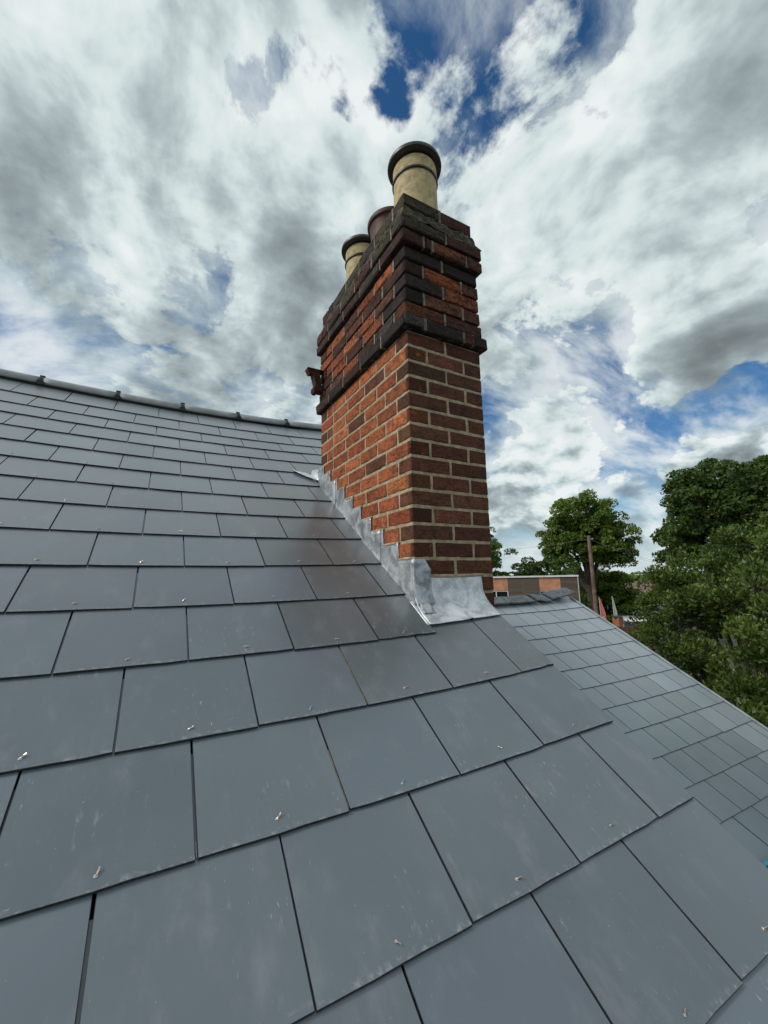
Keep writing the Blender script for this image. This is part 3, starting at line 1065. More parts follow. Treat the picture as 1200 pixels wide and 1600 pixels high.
# front apron, dressed from the brickwork out over the slates
grid = []
NA, NB = 30, 26
for a in range(NA + 1):
    fa = a / NA
    x = .690 + (1.060 - .690) * fa
    row = []
    for b in range(NB + 1):
        fb = b / NB
        # along the profile: upstand, bend, slope
        zt = zk(-3) - .004
        yb = CY - .006
        zroof = lambda y: main_at(x / .3, y / .25 / CS).z + .0075
        ylow = .653 + .010 * (1 - fa) * 0 + .003 * smooth_noise((x, 0, 0), 9)
        if fb < .40:
            t = fb / .40
            y, z = yb - .004 * t, zt + (zroof(yb) + .040 - zt) * t
        elif fb < .62:
            t = (fb - .40) / .22
            ys = yb - .058
            z0, z2 = zroof(yb) + .040, zroof(ys)
            y = (1 - t) ** 2 * (yb - .004) + 2 * t * (1 - t) * (yb - .008) + t * t * ys
            z = (1 - t) ** 2 * z0 + 2 * t * (1 - t) * (zroof(yb) + .004) + t * t * z2
        else:
            t = (fb - .62) / .38
            y = yb - .058 + (ylow - (yb - .058)) * t
            z = zroof(y)
        wr = .0020 * smooth_noise((x, y, z), 13, 5) + .0010 * smooth_noise((x, y, z), 40, 6)
        # one long crease down the sheet
        cr = math.exp(-((x - .80 - .10 * fb) / .008) ** 2) * .004 * min(1, fb * 3)
        row.append((x + .004 * fb * (1 if a == NA else 0), y - wr * (1 if fb < .5 else .2), z + (wr if fb > .3 else 0) * .8 + cr))
    grid.append(row)
lead_sheet('apron_flashing', grid, PALE_LEAD)
# the corner piece folded round the arris
grid = []
for a in range(13):
    x = CX - .0095 + .0845 * a / 12
    row = []
    zt = zk(-2) - .003 if x < CX + .045 else zk(-2) - .003 - (x - CX - .045) * 1.5
    for b in range(13):
        f = b / 12
        y = CY - .0125 - .014 * max(0, f - .55) ** 1.3 * 3 - .05 * max(0, f - .8)
        zb = main_at(x / .3, (CY - .03) / .25 / CS).z + .016 + .20 * max(0, x - CX - .045)
        z = zt + (zb - zt) * f
        wr = .0022 * smooth_noise((x, y, z), 22, 9)
        row.append((x + .010 * f * f * 0, y - abs(wr), z))
    grid.append(row)
lead_sheet('corner_flashing', grid)
grid = [[(.700 + .055 * a / 6, .700 + .035 * b / 4, main_at(2.4, (.700 + .035 * b / 4) / .25 / CS).z + .013 + .003 * smooth_noise((a, b, 0), .7) + .010 * max(0, b - 2.5)) for b in range(5)] for a in range(7)]
lead_sheet('lead_tab', grid, LEAD)
# strip of lead left showing between the last slate and the apron
grid = [[(CX - .020 + .022 * a / 3, .655 + .125 * b / 10, main_at(2.3, (.655 + .125 * b / 10) / .25 / CS).z + .004 + .0035 * a / 3) for b in range(11)] for a in range(4)]
lead_sheet('soaker', grid, PALE_LEAD)
# gutter lead behind the stack, its left end dressed out over the slates
grid = []
for a in range(15):
    f = a / 14
    u = 1.90 + (2.36 - 1.90) * f
    v0 = 10.02 - (10.02 - 9.22) * f ** .8
    v1 = 10.06
    row = []
    for b in range(6):
        v = v0 + (v1 - v0) * b / 5
        lift = .011 + .004 * smooth_noise((u * 2, v * 2, 0), 1.4) + (.07 * max(0, (f - .93) / .07)) * (1 - b / 8) - .010 * max(0, b - 3)
        row.append(main_at(u, v, lift))
    grid.append(row)
lead_sheet('gutter_flashing', grid, PALE_LEAD)
grid = []
for a in range(11):
    x = CX + .005 + (LX - .02) * a / 10
    row = []
    for b in range(9):
        y = CY + LY + .004 + .20 * b / 8
        zr = main_at(x / .3, y / .25 / CS).z + .004
        row.append((x, y, max(zr, main_at(x / .3, (CY + LY + .07) / .25 / CS).z + .01) if b else zr + .10))
    grid.append(row)
lead_sheet('gutter_flashing', grid, LEAD)
# ---- pots
def crisp(me, deg=35):
    me.set_sharp_from_angle(angle=math.radians(deg))
    return me


def pot(x, y, r, z_top, body_mat, rim_mat, label, red=False):
    zb = zk(21.72) + .03
    h = z_top - zb
    t = thing('chimney_pot', (x, y, zb), label, 'chimney pot', 'pots on the chimney stack')
    rb = r * (.885 if red else .80)
    if red:
        prof = [(rb * .98, 0), (rb * .97, h - .2), (rb * .98, h - .17)]
        top = [(rb * .98, h - .172), (rb * 1.045, h - .170), (rb * 1.055, h - .160), (rb * 1.045, h - .150), (rb * .985, h - .147), (rb * .97, h - .120), (rb * .98, h - .08),
               (rb * 1.01, h - .052), (rb * 1.045, h - .035), (r * .99, h - .030), (r * 1.01, h - .022), (r * 1.01, h - .010), (r * .99, h - .002), (r * .96, h), (r * .90, h - .004), (rb * .92, h - .05), (rb * .88, h - .3)]
    else:
        prof = [(rb * 1.03, 0), (rb, .04), (rb * .985, h - .14), (rb * .985, h - .118), (rb, h - .105), (rb * 1.0, h - .045)]
        top = [(rb * 1.0, h - .031), (r * .90, h - .029), (r * .985, h - .023), (r, h - .014), (r * .985, h - .004), (r * .93, h), (r * .84, h - .004), (rb * .88, h - .03), (rb * .86, h - .3)]
    link('body', mesh('pot_body', *lathe(prof), body_mat, True), t)
    link('rim', crisp(mesh('pot_rim', *lathe(top), rim_mat, True)), t)
    if not red:
        q = h - .128
        link('collar', mesh('pot_collar', *lathe([(rb * .985, q - .009), (rb * 1.035, q - .008), (rb * 1.05, q - .002), (rb * 1.045, q + .005), (rb * .99, q + .009)]), rim_mat, True), t)
    b0 = link('bedding', mesh('pot_bedding', *lathe([(rb * 1.35, -.025), (rb * 1.18, .012), (rb * 1.0, .035)]), CEMENT, True), t)
    return t


PX = CX + LX / 2
pot(PX, CY + .205, .1553, 2.954, BUFF, RIM, 'buff clay chimney pot with a dark rim, nearest of the three')
pot(PX, CY + .474, .1500, 2.800, RED_CLAY, RED_CLAY, 'dark red flared chimney pot standing between the two buff pots', True)
pot(PX, CY + .875, .1553, 2.944, BUFF, RIM, 'buff clay chimney pot with dark rim at the far end, behind the red pot')

# ---- rusty bracket on the far corner of the stack
br = thing('iron_bracket', (CX, CY + 1.085, zk(14.6)), 'rusty broken iron bracket sticking out of the far left corner of the chimney', 'bracket')
bx, by = CX, CY + 1.085
def plate(pts, th=.006):
    """flat bar through pts (x, z), standing in the x-z plane"""
    V, F = [], []
    n = len(pts)
    for yy in (by - th / 2, by + th / 2):
        V += [Vector((x, yy, z)) - br.location for x, z in pts]
    F = [tuple(range(n)), tuple(reversed(range(n, 2 * n)))] + [(i, n + i, n + (i + 1) % n, (i + 1) % n) for i in range(n)]
    return V, F
z1, z2 = zk(15.95), zk(14.15)
link('flange', mesh('flange', *join([box(-.122, .012, -.032, .032, z1 - .006 - br.location.z, z1 - br.location.z), plate([(bx - .122, z1 - .006), (bx - .085, z1 - .006), (bx - .088, z1 - .035), (bx - .105, z1 - .040), (bx - .120, z1 - .012)], .05)]), RUST), br)
link('web', mesh('web', *plate([(bx - .092, z1 - .004), (bx - .035, z1 - .004), (bx - .022, z2 + .03), (bx - .020, z2 - .004), (bx - .066, z2 - .004), (bx - .064, z2 + .03)], .055), RUST), br)
link('foot', mesh('foot', *join([box(-.078, .005, -.034, .034, z2 - .022 - br.location.z, z2 + .004 - br.location.z), box(-.074, -.050, -.030, .030, z2 - .034 - br.location.z, z2 - .020 - br.location.z)]), RUST), br)
v, f = tube([(-.02, -.02, z1 - .05 - br.location.z), (.02, -.02, z1 - .055 - br.location.z)], [.012, .012], 8)
link('bolt', mesh('bolt', v, f, RUST), br)

# ================================================================ surroundings
GZ = -6.5
GROUND = plain('ground', (.045, .055, .025), (.11, .105, .085), .35, .95, .2, .02)
gr = link('ground', mesh('ground', *[[(-900, -900, GZ), (1300, -900, GZ), (1300, 1300, GZ), (-900, 1300, GZ)], [(0, 1, 2, 3)]], GROUND))
gr['kind'] = 'structure'

nrng = np.random.default_rng(11)


def unit(n):
    a = nrng.normal(size=(n, 3))
    return a / np.linalg.norm(a, axis=1, keepdims=True)


def leaves(centres, radii, per, size, flat=.7, up=.35, aspect=1.8, tint0=None, depth=.55, jit=.85, sprig=0.0):
    """leaf faces over the outside of many small clumps; returns corners and tints"""
    n = len(centres)
    c = np.repeat(centres, per, axis=0)
    r = np.repeat(radii, per)[:, None]
    d = unit(n * per)
    low = d[:, 2] < -.55
    d[low, 2] *= -.6
    d /= np.linalg.norm(d, axis=1, keepdims=True)
    rad = r * (depth + (1 - depth) * nrng.random((n * per, 1)) ** .6)
    p = c + d * rad * np.array([1, 1, flat])
    nor = d + np.array([0, 0, up]) + nrng.normal(size=(n * per, 3)) * jit
    nor /= np.linalg.norm(nor, axis=1, keepdims=True)
    a = np.cross(nor, unit(n * per))
    a /= np.linalg.norm(a, axis=1, keepdims=True) + 1e-9
    if sprig:
        # leaves held along the shoot: long axis outwards and up
        a = d * sprig + np.array([0, 0, .55 * sprig]) + nrng.normal(size=(n * per, 3)) * .55
        a /= np.linalg.norm(a, axis=1, keepdims=True)
        nor = np.cross(a, unit(n * per))
        nor /= np.linalg.norm(nor, axis=1, keepdims=True) + 1e-9
        nor *= np.where(nor[:, 2:3] < 0, -1, 1)
    b = np.cross(nor, a)
    s = size * (.6 + .8 * nrng.random((n * per, 1)))
    a, b = a * s * .5, b * s * .5 / aspect
    co = np.stack([p - a, p - .15 * a + b, p + a, p - .15 * a - b], axis=1)
    base = np.repeat(nrng.random(n) if tint0 is None else tint0, per)
    # the newest, palest leaves sit at the tips of the shoots
    tip = (np.linalg.norm(p - c, axis=1) / r[:, 0] - depth) / (1 - depth)
    t = np.clip(.40 * base + .32 * np.clip(tip, 0, 1) + .28 * nrng.random(n * per), 0, 1)
    return co, t


def crown_centres(lobes, n, shell=.55):
    """clump centres over lobes (centre, radii); more of them on the bigger lobes"""
    w = np.array([l[1][0] * l[1][2] for l in lobes]); w /= w.sum()
    out = []
    for (c, r), k in zip(lobes, (w * n).astype(int) + 1):
        d = unit(k)
        wob = 1 + .16 * np.sin(d[:, :1] * 5 + c[0]) * np.cos(d[:, 1:2] * 4 + c[1]) + .10 * nrng.normal(size=(k, 1))
        out.append(np.array(c) + d * np.array(r) * wob * (shell + (1 - shell) * nrng.random((k, 1)) ** .5))
    return np.concatenate(out)


BARK = plain('bark', (.045, .036, .026), (.10, .08, .06), 6, .95, .6, .02)
LIME_LEAF = leaf_material('lime_leaves', [(0, (.050, .092, .016)), (.5, (.105, .165, .028)), (1, (.24, .31, .06))])
DARK_LEAF = leaf_material('dark_leaves', [(0, (.024, .050, .012)), (.5, (.055, .100, .018)), (1, (.125, .185, .036))])
HOLM_LEAF = leaf_material('evergreen_leaves', [(0, (.016, .034, .008)), (.4, (.050, .086, .016)), (.75, (.125, .175, .034)), (1, (.21, .26, .06))], .22, .38)
FRESH_LEAF = leaf_material('fresh_leaves', [(0, (.05, .095, .018)), (1, (.14, .21, .05))], .4)
GREY_LEAF = leaf_material('grey_leaves', [(0, (.05, .056, .042)), (1, (.14, .15, .12))], .3)
CEDAR_LEAF = leaf_material('cedar_needles', [(0, (.012, .022, .012)), (1, (.032, .05, .026))], .15)


def tree(base, lobes, n, cr, per, size, mat, label, cat='tree', name='tree', group=None, trunk=.25, limbs=14, flat=.65, shell=.5, aspect=1.7, up=.35, shoots=(), sub=None, sprig=0.0):
    t = thing(name, base, label, cat, group)
    o = np.array(base)
    lobes = [(np.array(c, float) - o, r) for c, r in lobes]
    cc = crown_centres(lobes, n, shell)
    tint0 = None
    if sub:
        # second level: each bough carries its own bunch of sprays
        m, rs = sub
        dd = unit(len(cc) * m)
        dd[:, 2] = np.where(dd[:, 2] < -.3, -dd[:, 2], dd[:, 2])
        rr = np.repeat(rs * (.7 + .6 * nrng.random(len(cc))), m)[:, None]
        tint0 = np.clip(np.repeat(nrng.random(len(cc)), m) * .7 + .3 * nrng.random(len(cc) * m), 0, 1)
        cc = np.repeat(cc, m, axis=0) + dd * rr
    co, tint = leaves(cc, cr * (.65 + .7 * nrng.random(len(cc))), per, size, flat, up, aspect, tint0, sprig=sprig)
    if shoots:
        sh = np.array([np.array(c) + np.array([nrng.normal() * .03, nrng.normal() * .03, -.30 + .07 * a]) - o for c in shoots for a in range(7)])
        c2, t2 = leaves(sh, np.full(len(sh), .075), 9, .075, 1.0, .8, 2.3)
        co, tint = np.concatenate([co, c2]), np.concatenate([tint, t2])
    link('crown', quads_mesh('crown', co, mat, tint), t)
    # trunk and limbs
    mid = np.mean([l[0] for l in lobes], axis=0)
    fork = mid * np.array([.8, .8, 0]) + np.array([0, 0, max(.5, min(l[0][2] - l[1][2] * .8 for l in lobes))])
    parts = [tube([(0, 0, 0), tuple(fork * .5 + [trunk * .3, 0, 0]), tuple(fork), tuple(fork * .3 + mid * .7)], [trunk * 1.3, trunk, trunk * .75, trunk * .3], 8)]
    for q in cc[nrng.choice(len(cc), min(limbs, len(cc)), replace=False)]:
        a = fork * .6 + mid * .4 * nrng.random()
        m = (a + q) / 2 + np.array([0, 0, .12 * np.linalg.norm(q - a)])
        parts.append(tube([tuple(a), tuple(m), tuple(q)], [trunk * .4, trunk * .24, trunk * .08], 6))
    link('trunk', mesh('trunk', *join(parts), BARK), t)
    return t


# near evergreen beside the lower roof
hl = [((8.55, 2.05, .55), (1.10, 1.0, .95)), ((8.75, 1.75, 1.05), (.70, .7, .75)), ((7.9, 2.95, -.15), (.95, .9, .85)), ((8.1, 3.44, -.45), (.62, .6, .66)), ((8.25, 3.6, -.8), (.5, .5, .55)), ((8.8, 2.2, 1.0), (.6, .6, .6)),
      ((7.4, 2.3, -.55), (1.0, 1.0, .95)), ((7.3, 1.3, -.3), (1.2, 1.1, 1.1)), ((6.7, 1.2, -1.2), (.95, 1.0, 1.0)), ((6.9, 2.3, -1.3), (.95, .9, .9)), ((7.2, 3.2, -1.5), (.9, .9, .9)),
      ((8.3, 2.7, .25), (.8, .8, .8)), ((7.4, .2, -.8), (1.4, 1.3, 1.3)), ((9.3, 1.2, -.2), (1.5, 1.5, 1.4)), ((8.6, 3.2, -2.2), (1.7, 1.5, 1.6)), ((8.0, 1.8, -3.2), (1.9, 1.9, 1.8))]
ev = tree((8.1, 2.0, GZ), hl, 150, .125, 62, .068, HOLM_LEAF, 'large dark glossy evergreen bush close behind the right edge of the lower roof', 'bush', 'evergreen_bush', trunk=.2, limbs=60, flat=1.0, shell=.62, aspect=2.5, up=.5, sub=(13, .27), sprig=1.0,
          shoots=((8.28, 3.62, .25), (8.35, 3.45, .02), (8.2, 3.1, .55), (8.35, 2.75, .95), (8.6, 2.3, 1.45), (8.75, 2.0, 1.75), (8.9, 1.7, 1.8), (8.5, 2.55, 1.2), (8.1, 3.3, .25)))
# tall trees
tree((29.7, 10.4, GZ), [((29.7, 10.5, 4.8), (3.7, 3.7, 2.6)), ((28.9, 12.1, 3.0), (1.7, 1.8, 1.6)), ((29.0, 11.8, 5.2), (1.5, 1.6, 1.4)), ((30.2, 8.2, 4.4), (3.0, 3.0, 2.6)), ((29.6, 10.0, 1.8), (4.2, 3.8, 2.2)), ((28.7, 12.3, 1.8), (1.4, 1.5, 1.1))],
     250, .70, 180, .25, DARK_LEAF, 'tall dark green broadleaved tree towering behind the evergreen bush at the right border', trunk=.42, limbs=40, flat=.75, shell=.35)
tree((37.0, 25.0, GZ), [((37.0, 24.9, 6.2), (3.0, 3.0, 2.2)), ((35.9, 26.8, 4.2), (2.2, 2.2, 2.2)), ((37.7, 23.3, 4.0), (2.2, 2.3, 2.4)), ((36.8, 25.0, 3.8), (3.5, 3.5, 2.4)), ((35.5, 27.5, 2.9), (1.3, 1.3, 1.1)), ((38.2, 22.4, 2.3), (1.3, 1.3, 1.1))],
     270, .72, 190, .25, LIME_LEAF, 'round headed lime tree standing alone against the clouds behind the telegraph pole', trunk=.4, limbs=36, flat=.75, shell=.35)
tree((25.1, 27.7, GZ), [((25.1, 27.7, 3.4), (2.0, 2.0, 1.5)), ((25.8, 26.9, 2.3), (1.9, 2.0, 1.3)), ((25.3, 27.6, 1.0), (2.3, 2.3, 1.2))],
     120, .55, 140, .20, FRESH_LEAF, 'light green tree peeping out from behind the right edge of the chimney', trunk=.25, limbs=24, flat=.6, shell=.3)
tree((28.6, 22.3, GZ), [((27.9, 23.2, .2), (2.1, 2.1, 1.7)), ((28.6, 22.2, .5), (1.7, 1.7, 1.5)), ((28.5, 22.3, -1.5), (1.9, 1.9, 1.8)), ((28.0, 23.5, -1.4), (2.0, 2.0, 1.8))],
     150, .55, 120, .22, DARK_LEAF, 'low spreading green tree behind the flat roofed brick building', trunk=.25, flat=.6)
tree((42.0, 26.0, GZ), [((41.6, 26.9, -.6), (2.3, 2.3, 1.8)), ((42.2, 25.7, -.8), (1.8, 1.8, 1.5)), ((41.5, 27.0, -3.2), (2.6, 2.6, 2.4)), ((42.4, 25.6, -3.0), (1.9, 1.9, 2.0)), ((40.6, 27.9, -1.4), (2.3, 2.3, 2.0))],
     170, .70, 120, .28, LIME_LEAF, 'bushy mid green tree just right of the telegraph pole, below the lime tree', trunk=.25, flat=.6)
tree((44.8, 25.2, GZ), [((44.6, 25.7, -2.3), (1.6, 1.6, 1.0)), ((45.1, 24.7, -3.0), (1.7, 1.7, 1.1)), ((44.2, 25.6, -4.2), (2.4, 2.4, 1.5))],
     130, .5, 100, .19, GREY_LEAF, 'grey green willowy bush left of the dark evergreen bush', 'bush', 'grey_bush', trunk=.12, flat=.8)
tree((52.0, 45.9, GZ), [((52.0, 45.9, 2.1), (1.9, 1.9, .22)), ((52.4, 45.3, 1.5), (2.3, 2.3, .22)), ((51.4, 46.6, 1.0), (2.1, 2.1, .22)), ((52.3, 45.5, .4), (2.0, 2.0, .25))],
     70, .5, 90, .2, CEDAR_LEAF, 'small dark flat topped cedar on the skyline over the brick building', name='cedar_tree', trunk=.25, flat=.3, shell=.2)

# wooded skyline, one far mass
az = np.radians(nrng.uniform(18, 92, 420))
dist = nrng.uniform(150, 330, 420)
zz = .63 + dist * np.tan(np.radians(nrng.uniform(-1.6, .35, 420)))
cc = np.stack([np.sin(az) * dist, np.cos(az) * dist, np.minimum(zz, 1.6 + nrng.random(420) * 2) - 3.2], axis=1)
co, tt = leaves(cc, 3.0 + 2.2 * nrng.random(420), 110, 1.5, .8, .4, 1.3)
wd = link('woodland', quads_mesh('woodland', co, LIME_LEAF, tt))
wd['kind'] = 'stuff'
wd['label'] = 'far green woodland along the skyline'

# ---- flat roofed brick building
DK_BRICK = Mat('brown_brickwork')
bc = DK_BRICK.n('ShaderNodeTexBrick')
bc.inputs['Color1'].default_value = (.085, .062, .045, 1); bc.inputs['Color2'].default_value = (.135, .10, .072, 1); bc.inputs['Mortar'].default_value = (.12, .10, .08, 1)
bc.inputs['Scale'].default_value = 1.0; bc.inputs['Brick Width'].default_value = .225; bc.inputs['Row Height'].default_value = .075; bc.inputs['Mortar Size'].default_value = .008
bp = DK_BRICK.split(DK_BRICK.coord('Object'))
bq = DK_BRICK.n('ShaderNodeCombineXYZ'); DK_BRICK.put(DK_BRICK.math('ADD', bp[0], bp[1]), bq.inputs[0]); DK_BRICK.put(bp[2], bq.inputs[1])
DK_BRICK.nt.links.new(bq.outputs[0], bc.inputs['Vector'])
DK_BRICK.set(Base_Color=bc.outputs[0], Roughness=.9)
DK_BRICK = DK_BRICK.m
TILE_HANG = plain('orange_panel', (.46, .20, .115), (.60, .29, .18), 3, .8, .2, .005)
WHITE = plain('white_paint', (.70, .70, .68), (.80, .80, .78), 5, .5, .1)
DARKWIN = Mat('window_glass').set(Base_Color=(.015, .018, .02), Roughness=.06, Specular_IOR_Level=.6).m
A = Vector((22.44, 15.70, 0)); B = Vector((19.13, 19.54, 0))
along = (B - A).normalized()              # to the left as seen from the roof
back = Vector((along.y, -along.x, 0))
if back.x < 0:
    back = -back
TOP = .56
bld = thing('brick_building', (A.x, A.y, GZ), 'flat roofed dark brick building with orange panels over its windows and a white roof edge', 'building')


def bpt(s, d, z):
    return A + along * s + back * d + Vector((0, 0, z)) - bld.location


def bbox(s0, s1, d0, d1, z0, z1):
    V = [bpt(s, d, z) for z in (z0, z1) for s, d in ((s0, d0), (s1, d0), (s1, d1), (s0, d1))]
    return V, [(3, 2, 1, 0), (4, 5, 6, 7), (0, 1, 5, 4), (1, 2, 6, 5), (2, 3, 7, 6), (3, 0, 4, 7)]


BL = 13.0
# panels: from, to along the front
bays = [(1.02, 2.30), (4.16, 5.44), (7.30, 8.58)]
link('core_wall', mesh('core_wall', *bbox(0, BL, .25, 9, GZ, TOP - .10), DK_BRICK), bld)
s = 0
for a, b in bays + [(BL, BL)]:
    link('brick_pier', mesh('brick_pier', *bbox(s, a, 0, .245, GZ, TOP - .102), DK_BRICK), bld)
    s = b
for a, b in bays:
    link('orange_panel', mesh('orange_panel', *bbox(a + .01, b - .01, .03, .24, TOP - .92, TOP - .104), TILE_HANG), bld)
    link('lower_wall', mesh('lower_wall', *bbox(a, b, .03, .24, GZ, TOP - 2.6), DK_BRICK), bld)
    w = link('window', mesh('window', *join([bbox(a + .02, b - .02, .06, .14, TOP - .98, TOP - .925), bbox(a + .02, a + .07, .06, .14, TOP - 2.6, TOP - .98), bbox(b - .07, b - .02, .06, .14, TOP - 2.6, TOP - .98), bbox(a + .75, a + .80, .06, .14, TOP - 2.6, TOP - .98)]), WHITE), bld)
    link('pane', mesh('pane', *bbox(a + .02, b - .02, .15, .2, TOP - 2.6, TOP - .94), DARKWIN), w)
link('roof_edge', mesh('roof_edge', *join([bbox(-.02, BL + .06, -.06, .30, TOP - .098, TOP), bbox(-.02, .24, .302, 9, TOP - .098, TOP - .002)]), WHITE), bld)
link('flat_roof', mesh('flat_roof', *bbox(.25, BL, .31, 9, TOP - .097, TOP - .05), FELT), bld)
link('downpipe', mesh('downpipe', *bbox(.02, .05, -.05, -.005, GZ, TOP - .1), WHITE), bld)

# ---- telegraph pole and its wires
WOOD = plain('weathered_wood', (.12, .075, .055), (.24, .155, .115), 5, .9, .4, .01)
tp = thing('telegraph_pole', (17.96, 11.69, GZ), 'brown wooden telegraph pole in front of the lime tree', 'telegraph pole')
topv = Vector((17.95, 11.69, 2.42)) - tp.location
link('pole', mesh('pole', *tube([(0, 0, 0), tuple(topv * .5), tuple(topv)], [.112, .095, .076], 12), WOOD, False), tp)
link('cap', mesh('cap', *tube([tuple(topv + Vector((0, 0, -.005))), tuple(topv + Vector((0, 0, .018)))], [.079, .072], 12), WOOD), tp)
link('insulator', mesh('insulator', *tube([tuple(topv + Vector((.10, -.05, -.14))), tuple(topv + Vector((.16, -.09, -.14)))], [.03, .03], 8), WHITE), tp)
WIRE = plain('wire', (.16, .17, .18), (.22, .23, .24), 5, .6, 0)
pt0 = Vector((17.95, 11.69, 2.28))
for end, lab in (((46, 18.5, 1.6), 'overhead wire running from the pole to the right, the upper one'), ((44, 15.0, .2), 'overhead wire sagging from the pole to the right, the lower one'), ((23, 38, 4.1), 'overhead wire running from the pole to the left past the chimney')):
    e = Vector(end)
    pts = []
    for a in range(15):
        f = a / 14
        p = pt0.lerp(e, f)
        p.z -= 4 * .7 * f * (1 - f)
        pts.append(tuple(p - pt0))
    o = link('overhead_wire', mesh('overhead_wire', *tube(pts, [.0055] * 15, 5, False), WIRE), None, pt0)
    tag(o, lab, 'wire', 'wires from the telegraph pole')

# ---- banners and small things in the street
RED_FAB = plain('faded_red_cloth', (.55, .12, .13), (.66, .22, .22), 4, .8, .1)
PALE_FAB = plain('pale_cloth', (.34, .38, .34), (.46, .50, .46), 4, .8, .1)


def banner(base, top_z, lab, fab, wid, lean):
    t = thing('feather_banner', base, lab, 'banner')
    h = top_z - base[2]
    pole = [(lean * (a / 8) ** 2, -lean * .3 * (a / 8) ** 2, h * a / 8) for a in range(9)]
    link('pole', mesh('pole', *tube(pole, [.03] * 5 + [.025] * 4, 6), WHITE), t)
    V, F = [], []
    for a in range(9):
        f = .28 + .70 * a / 8
        x = lean * f * f
        w = wid * (1 - max(0, f - .72) * 3.2)
        for b in range(4):
            q = w * b / 3
            V += [(x + .035 + q * .5, -q * .86 - lean * .3 * f * f, h * f - .1 * q + .02 * math.sin(b * 2 + a))]
    F = [(a * 4 + b, a * 4 + b + 1, a * 4 + b + 5, a * 4 + b + 4) for a in range(8) for b in range(3)]
    o = link('cloth', mesh('cloth', V, F, fab), t)
    m = o.modifiers.new('thickness', 'SOLIDIFY'); m.thickness = .01
    return t, h


bt, h = banner((36.35, 23.75, GZ), -1.6, 'faded red feather banner with white lettering in front of the telegraph pole foot', RED_FAB, .40, -.02)
# a few white strokes of the lettering, too small to read
V, F = [], []
for a in range(9):
    z0 = h * (.34 + .034 * a)
    for n, (x0, w_, zz0, hh) in enumerate(((.14, .04, 0, .15), (.14, .15, .12, .035), (.14, .12, .05, .03))[: 2 + a % 2]):
        v, f = box(0, 1, 0, 1, 0, 1)
        v = [Vector(((x0 + q[0] * w_) * .5 + .02, -(x0 + q[0] * w_) * .86 - .03 - q[1] * .012, z0 + zz0 + q[2] * hh)) for q in v]
        F += [tuple(i + len(V) for i in q) for q in f]
        V += v
link('lettering', mesh('lettering', V, F, WHITE), bt)
banner((36.95, 22.85, GZ), -1.5, 'pale grey green furled banner on a white pole right of the red banner', PALE_FAB, .26, -.02)
pier = thing('brick_gatepost', (37.05, 22.62, GZ), 'orange brown gatepost with a dark cap beside the pale banner', 'gatepost')
link('shaft', mesh('shaft', *box(-.32, .32, -.32, .32, 0, 3.1), plain('orange_brickwork', (.30, .12, .06), (.42, .17, .09), 8, .9, .3)), pier)
v, f = lathe([(.001, 3.30), (.30, 3.27), (.50, 3.20), (.50, 3.1), (.001, 3.1)], 4)
link('cap', mesh('cap', v, f, FRAME), pier)

# white van, only its cab roof showing
van = thing('parked_van', (39.0, 22.3, GZ), 'white van mostly hidden by the evergreen bush, only its upper cab showing', 'van')
van.rotation_euler = (0, 0, math.radians(212))
VAN = plain('van_white', (.74, .75, .76), (.80, .80, .81), 3, .3, 0)
body = [(-2.6, .5), (-2.6, 2.75), (-2.4, 2.95), (.9, 2.95), (1.25, 2.8), (1.9, 1.75), (2.5, 1.5), (2.6, 1.25), (2.6, .5)]
V = [(x, y, zz) for y in (-.95, .95) for x, zz in body]
n = len(body)
F = [tuple(reversed(range(n))), tuple(range(n, 2 * n))] + [(i, (i + 1) % n, n + (i + 1) % n, n + i) for i in range(n)]
link('body', mesh('body', V, F, VAN), van)
link('windscreen', mesh('windscreen', [(1.29, -.82, 2.77), (1.92, -.86, 1.78), (1.92, .86, 1.78), (1.29, .82, 2.77), (1.25, -.82, 2.76), (1.88, -.86, 1.77), (1.88, .86, 1.77), (1.25, .82, 2.76)], [(0, 1, 2, 3), (7, 6, 5, 4), (0, 4, 5, 1), (1, 5, 6, 2), (2, 6, 7, 3), (3, 7, 4, 0)], DARKWIN), van)
for y in (-.965, .965):
    link('side_window', mesh('side_window', *box(.35, 1.2, min(y, y * .98), max(y, y * .98), 1.85, 2.6), DARKWIN), van)
for x in (-1.7, 1.7):
    for y in (-.9, .9):
        v, f = lathe([(.02, -.1), (.33, -.1), (.36, -.06), (.36, .06), (.33, .1), (.02, .1)], 16)
        v = [(x + p[0], y + p[2], .36 + p[1]) for p in v]
        link('wheel', mesh('wheel', v, f, BLACK), van)

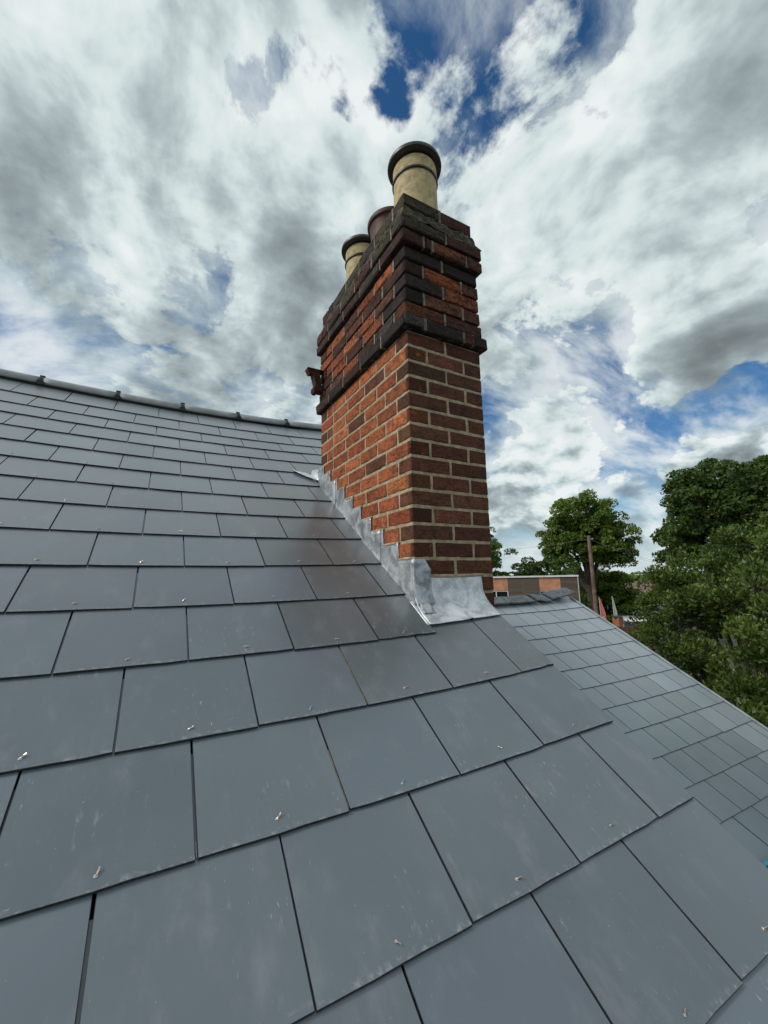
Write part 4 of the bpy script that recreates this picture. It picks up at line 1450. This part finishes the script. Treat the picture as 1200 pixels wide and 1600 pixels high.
# low red wall in front of the evergreen
wl = link('garden_wall', mesh('garden_wall', *box(-2.2, 1.6, -.11, .11, 0, 2.55), plain('garden_brickwork', (.19, .085, .05), (.30, .14, .085), 5, .9, .3)), None, (35.6, 20.6, GZ), (0, 0, math.radians(-60)))
tag(wl, 'red brown garden wall between the pale banner and the evergreen bush', 'wall')

# ---- far houses
ROOF_T = plain('brown_roof_tiles', (.13, .085, .07), (.22, .15, .12), 2.5, .9, .3, .02)
RENDER = plain('pale_render', (.55, .53, .49), (.66, .64, .60), 2, .9, .1)


def far_house(loc, rz, w, d, eave, ridge, lab, chims, wallmat):
    t = thing('house', (loc[0], loc[1], GZ), lab, 'house')
    t.rotation_euler = (0, 0, rz)
    link('wall', mesh('wall', *box(-w / 2, w / 2, -d / 2, d / 2, 0, eave), wallmat), t)
    V = [(-w / 2 - .3, -d / 2 - .3, eave), (w / 2 + .3, -d / 2 - .3, eave), (w / 2 + .3, d / 2 + .3, eave), (-w / 2 - .3, d / 2 + .3, eave), (-w / 2 - .3, 0, ridge), (w / 2 + .3, 0, ridge)]
    r = link('roof', mesh('roof', V, [(0, 1, 5, 4), (2, 3, 4, 5), (0, 4, 3), (1, 2, 5), (3, 2, 1, 0)], ROOF_T), t)
    for x in chims:
        c = link('chimney', mesh('chimney', *box(x - .35, x + .35, -.3, .3, ridge - .5, ridge + .6), HOUSE_WALL), r)
    for x in (-w / 4, w / 4):
        f = link('window', mesh('window', *box(x - .6, x + .6, -d / 2 - .05, -d / 2 - .01, eave - 1.6, eave - .4), WHITE), t)
        link('pane', mesh('pane', *box(x - .5, x + .5, -d / 2 - .08, -d / 2 - .055, eave - 1.5, eave - .5), DARKWIN), f)
    return t


far_house((78.3, 43.3), math.radians(-60), 4.4, 6, 3.1, 5.6, 'far house with a brown tiled roof and two chimneys under the skyline', (-1.5, 1.0), RENDER)
far_house((83.5, 43.6), math.radians(22), 5, 2.6, 3.6, 5.3, 'far pale gabled house half hidden behind the evergreen bush', (), RENDER)
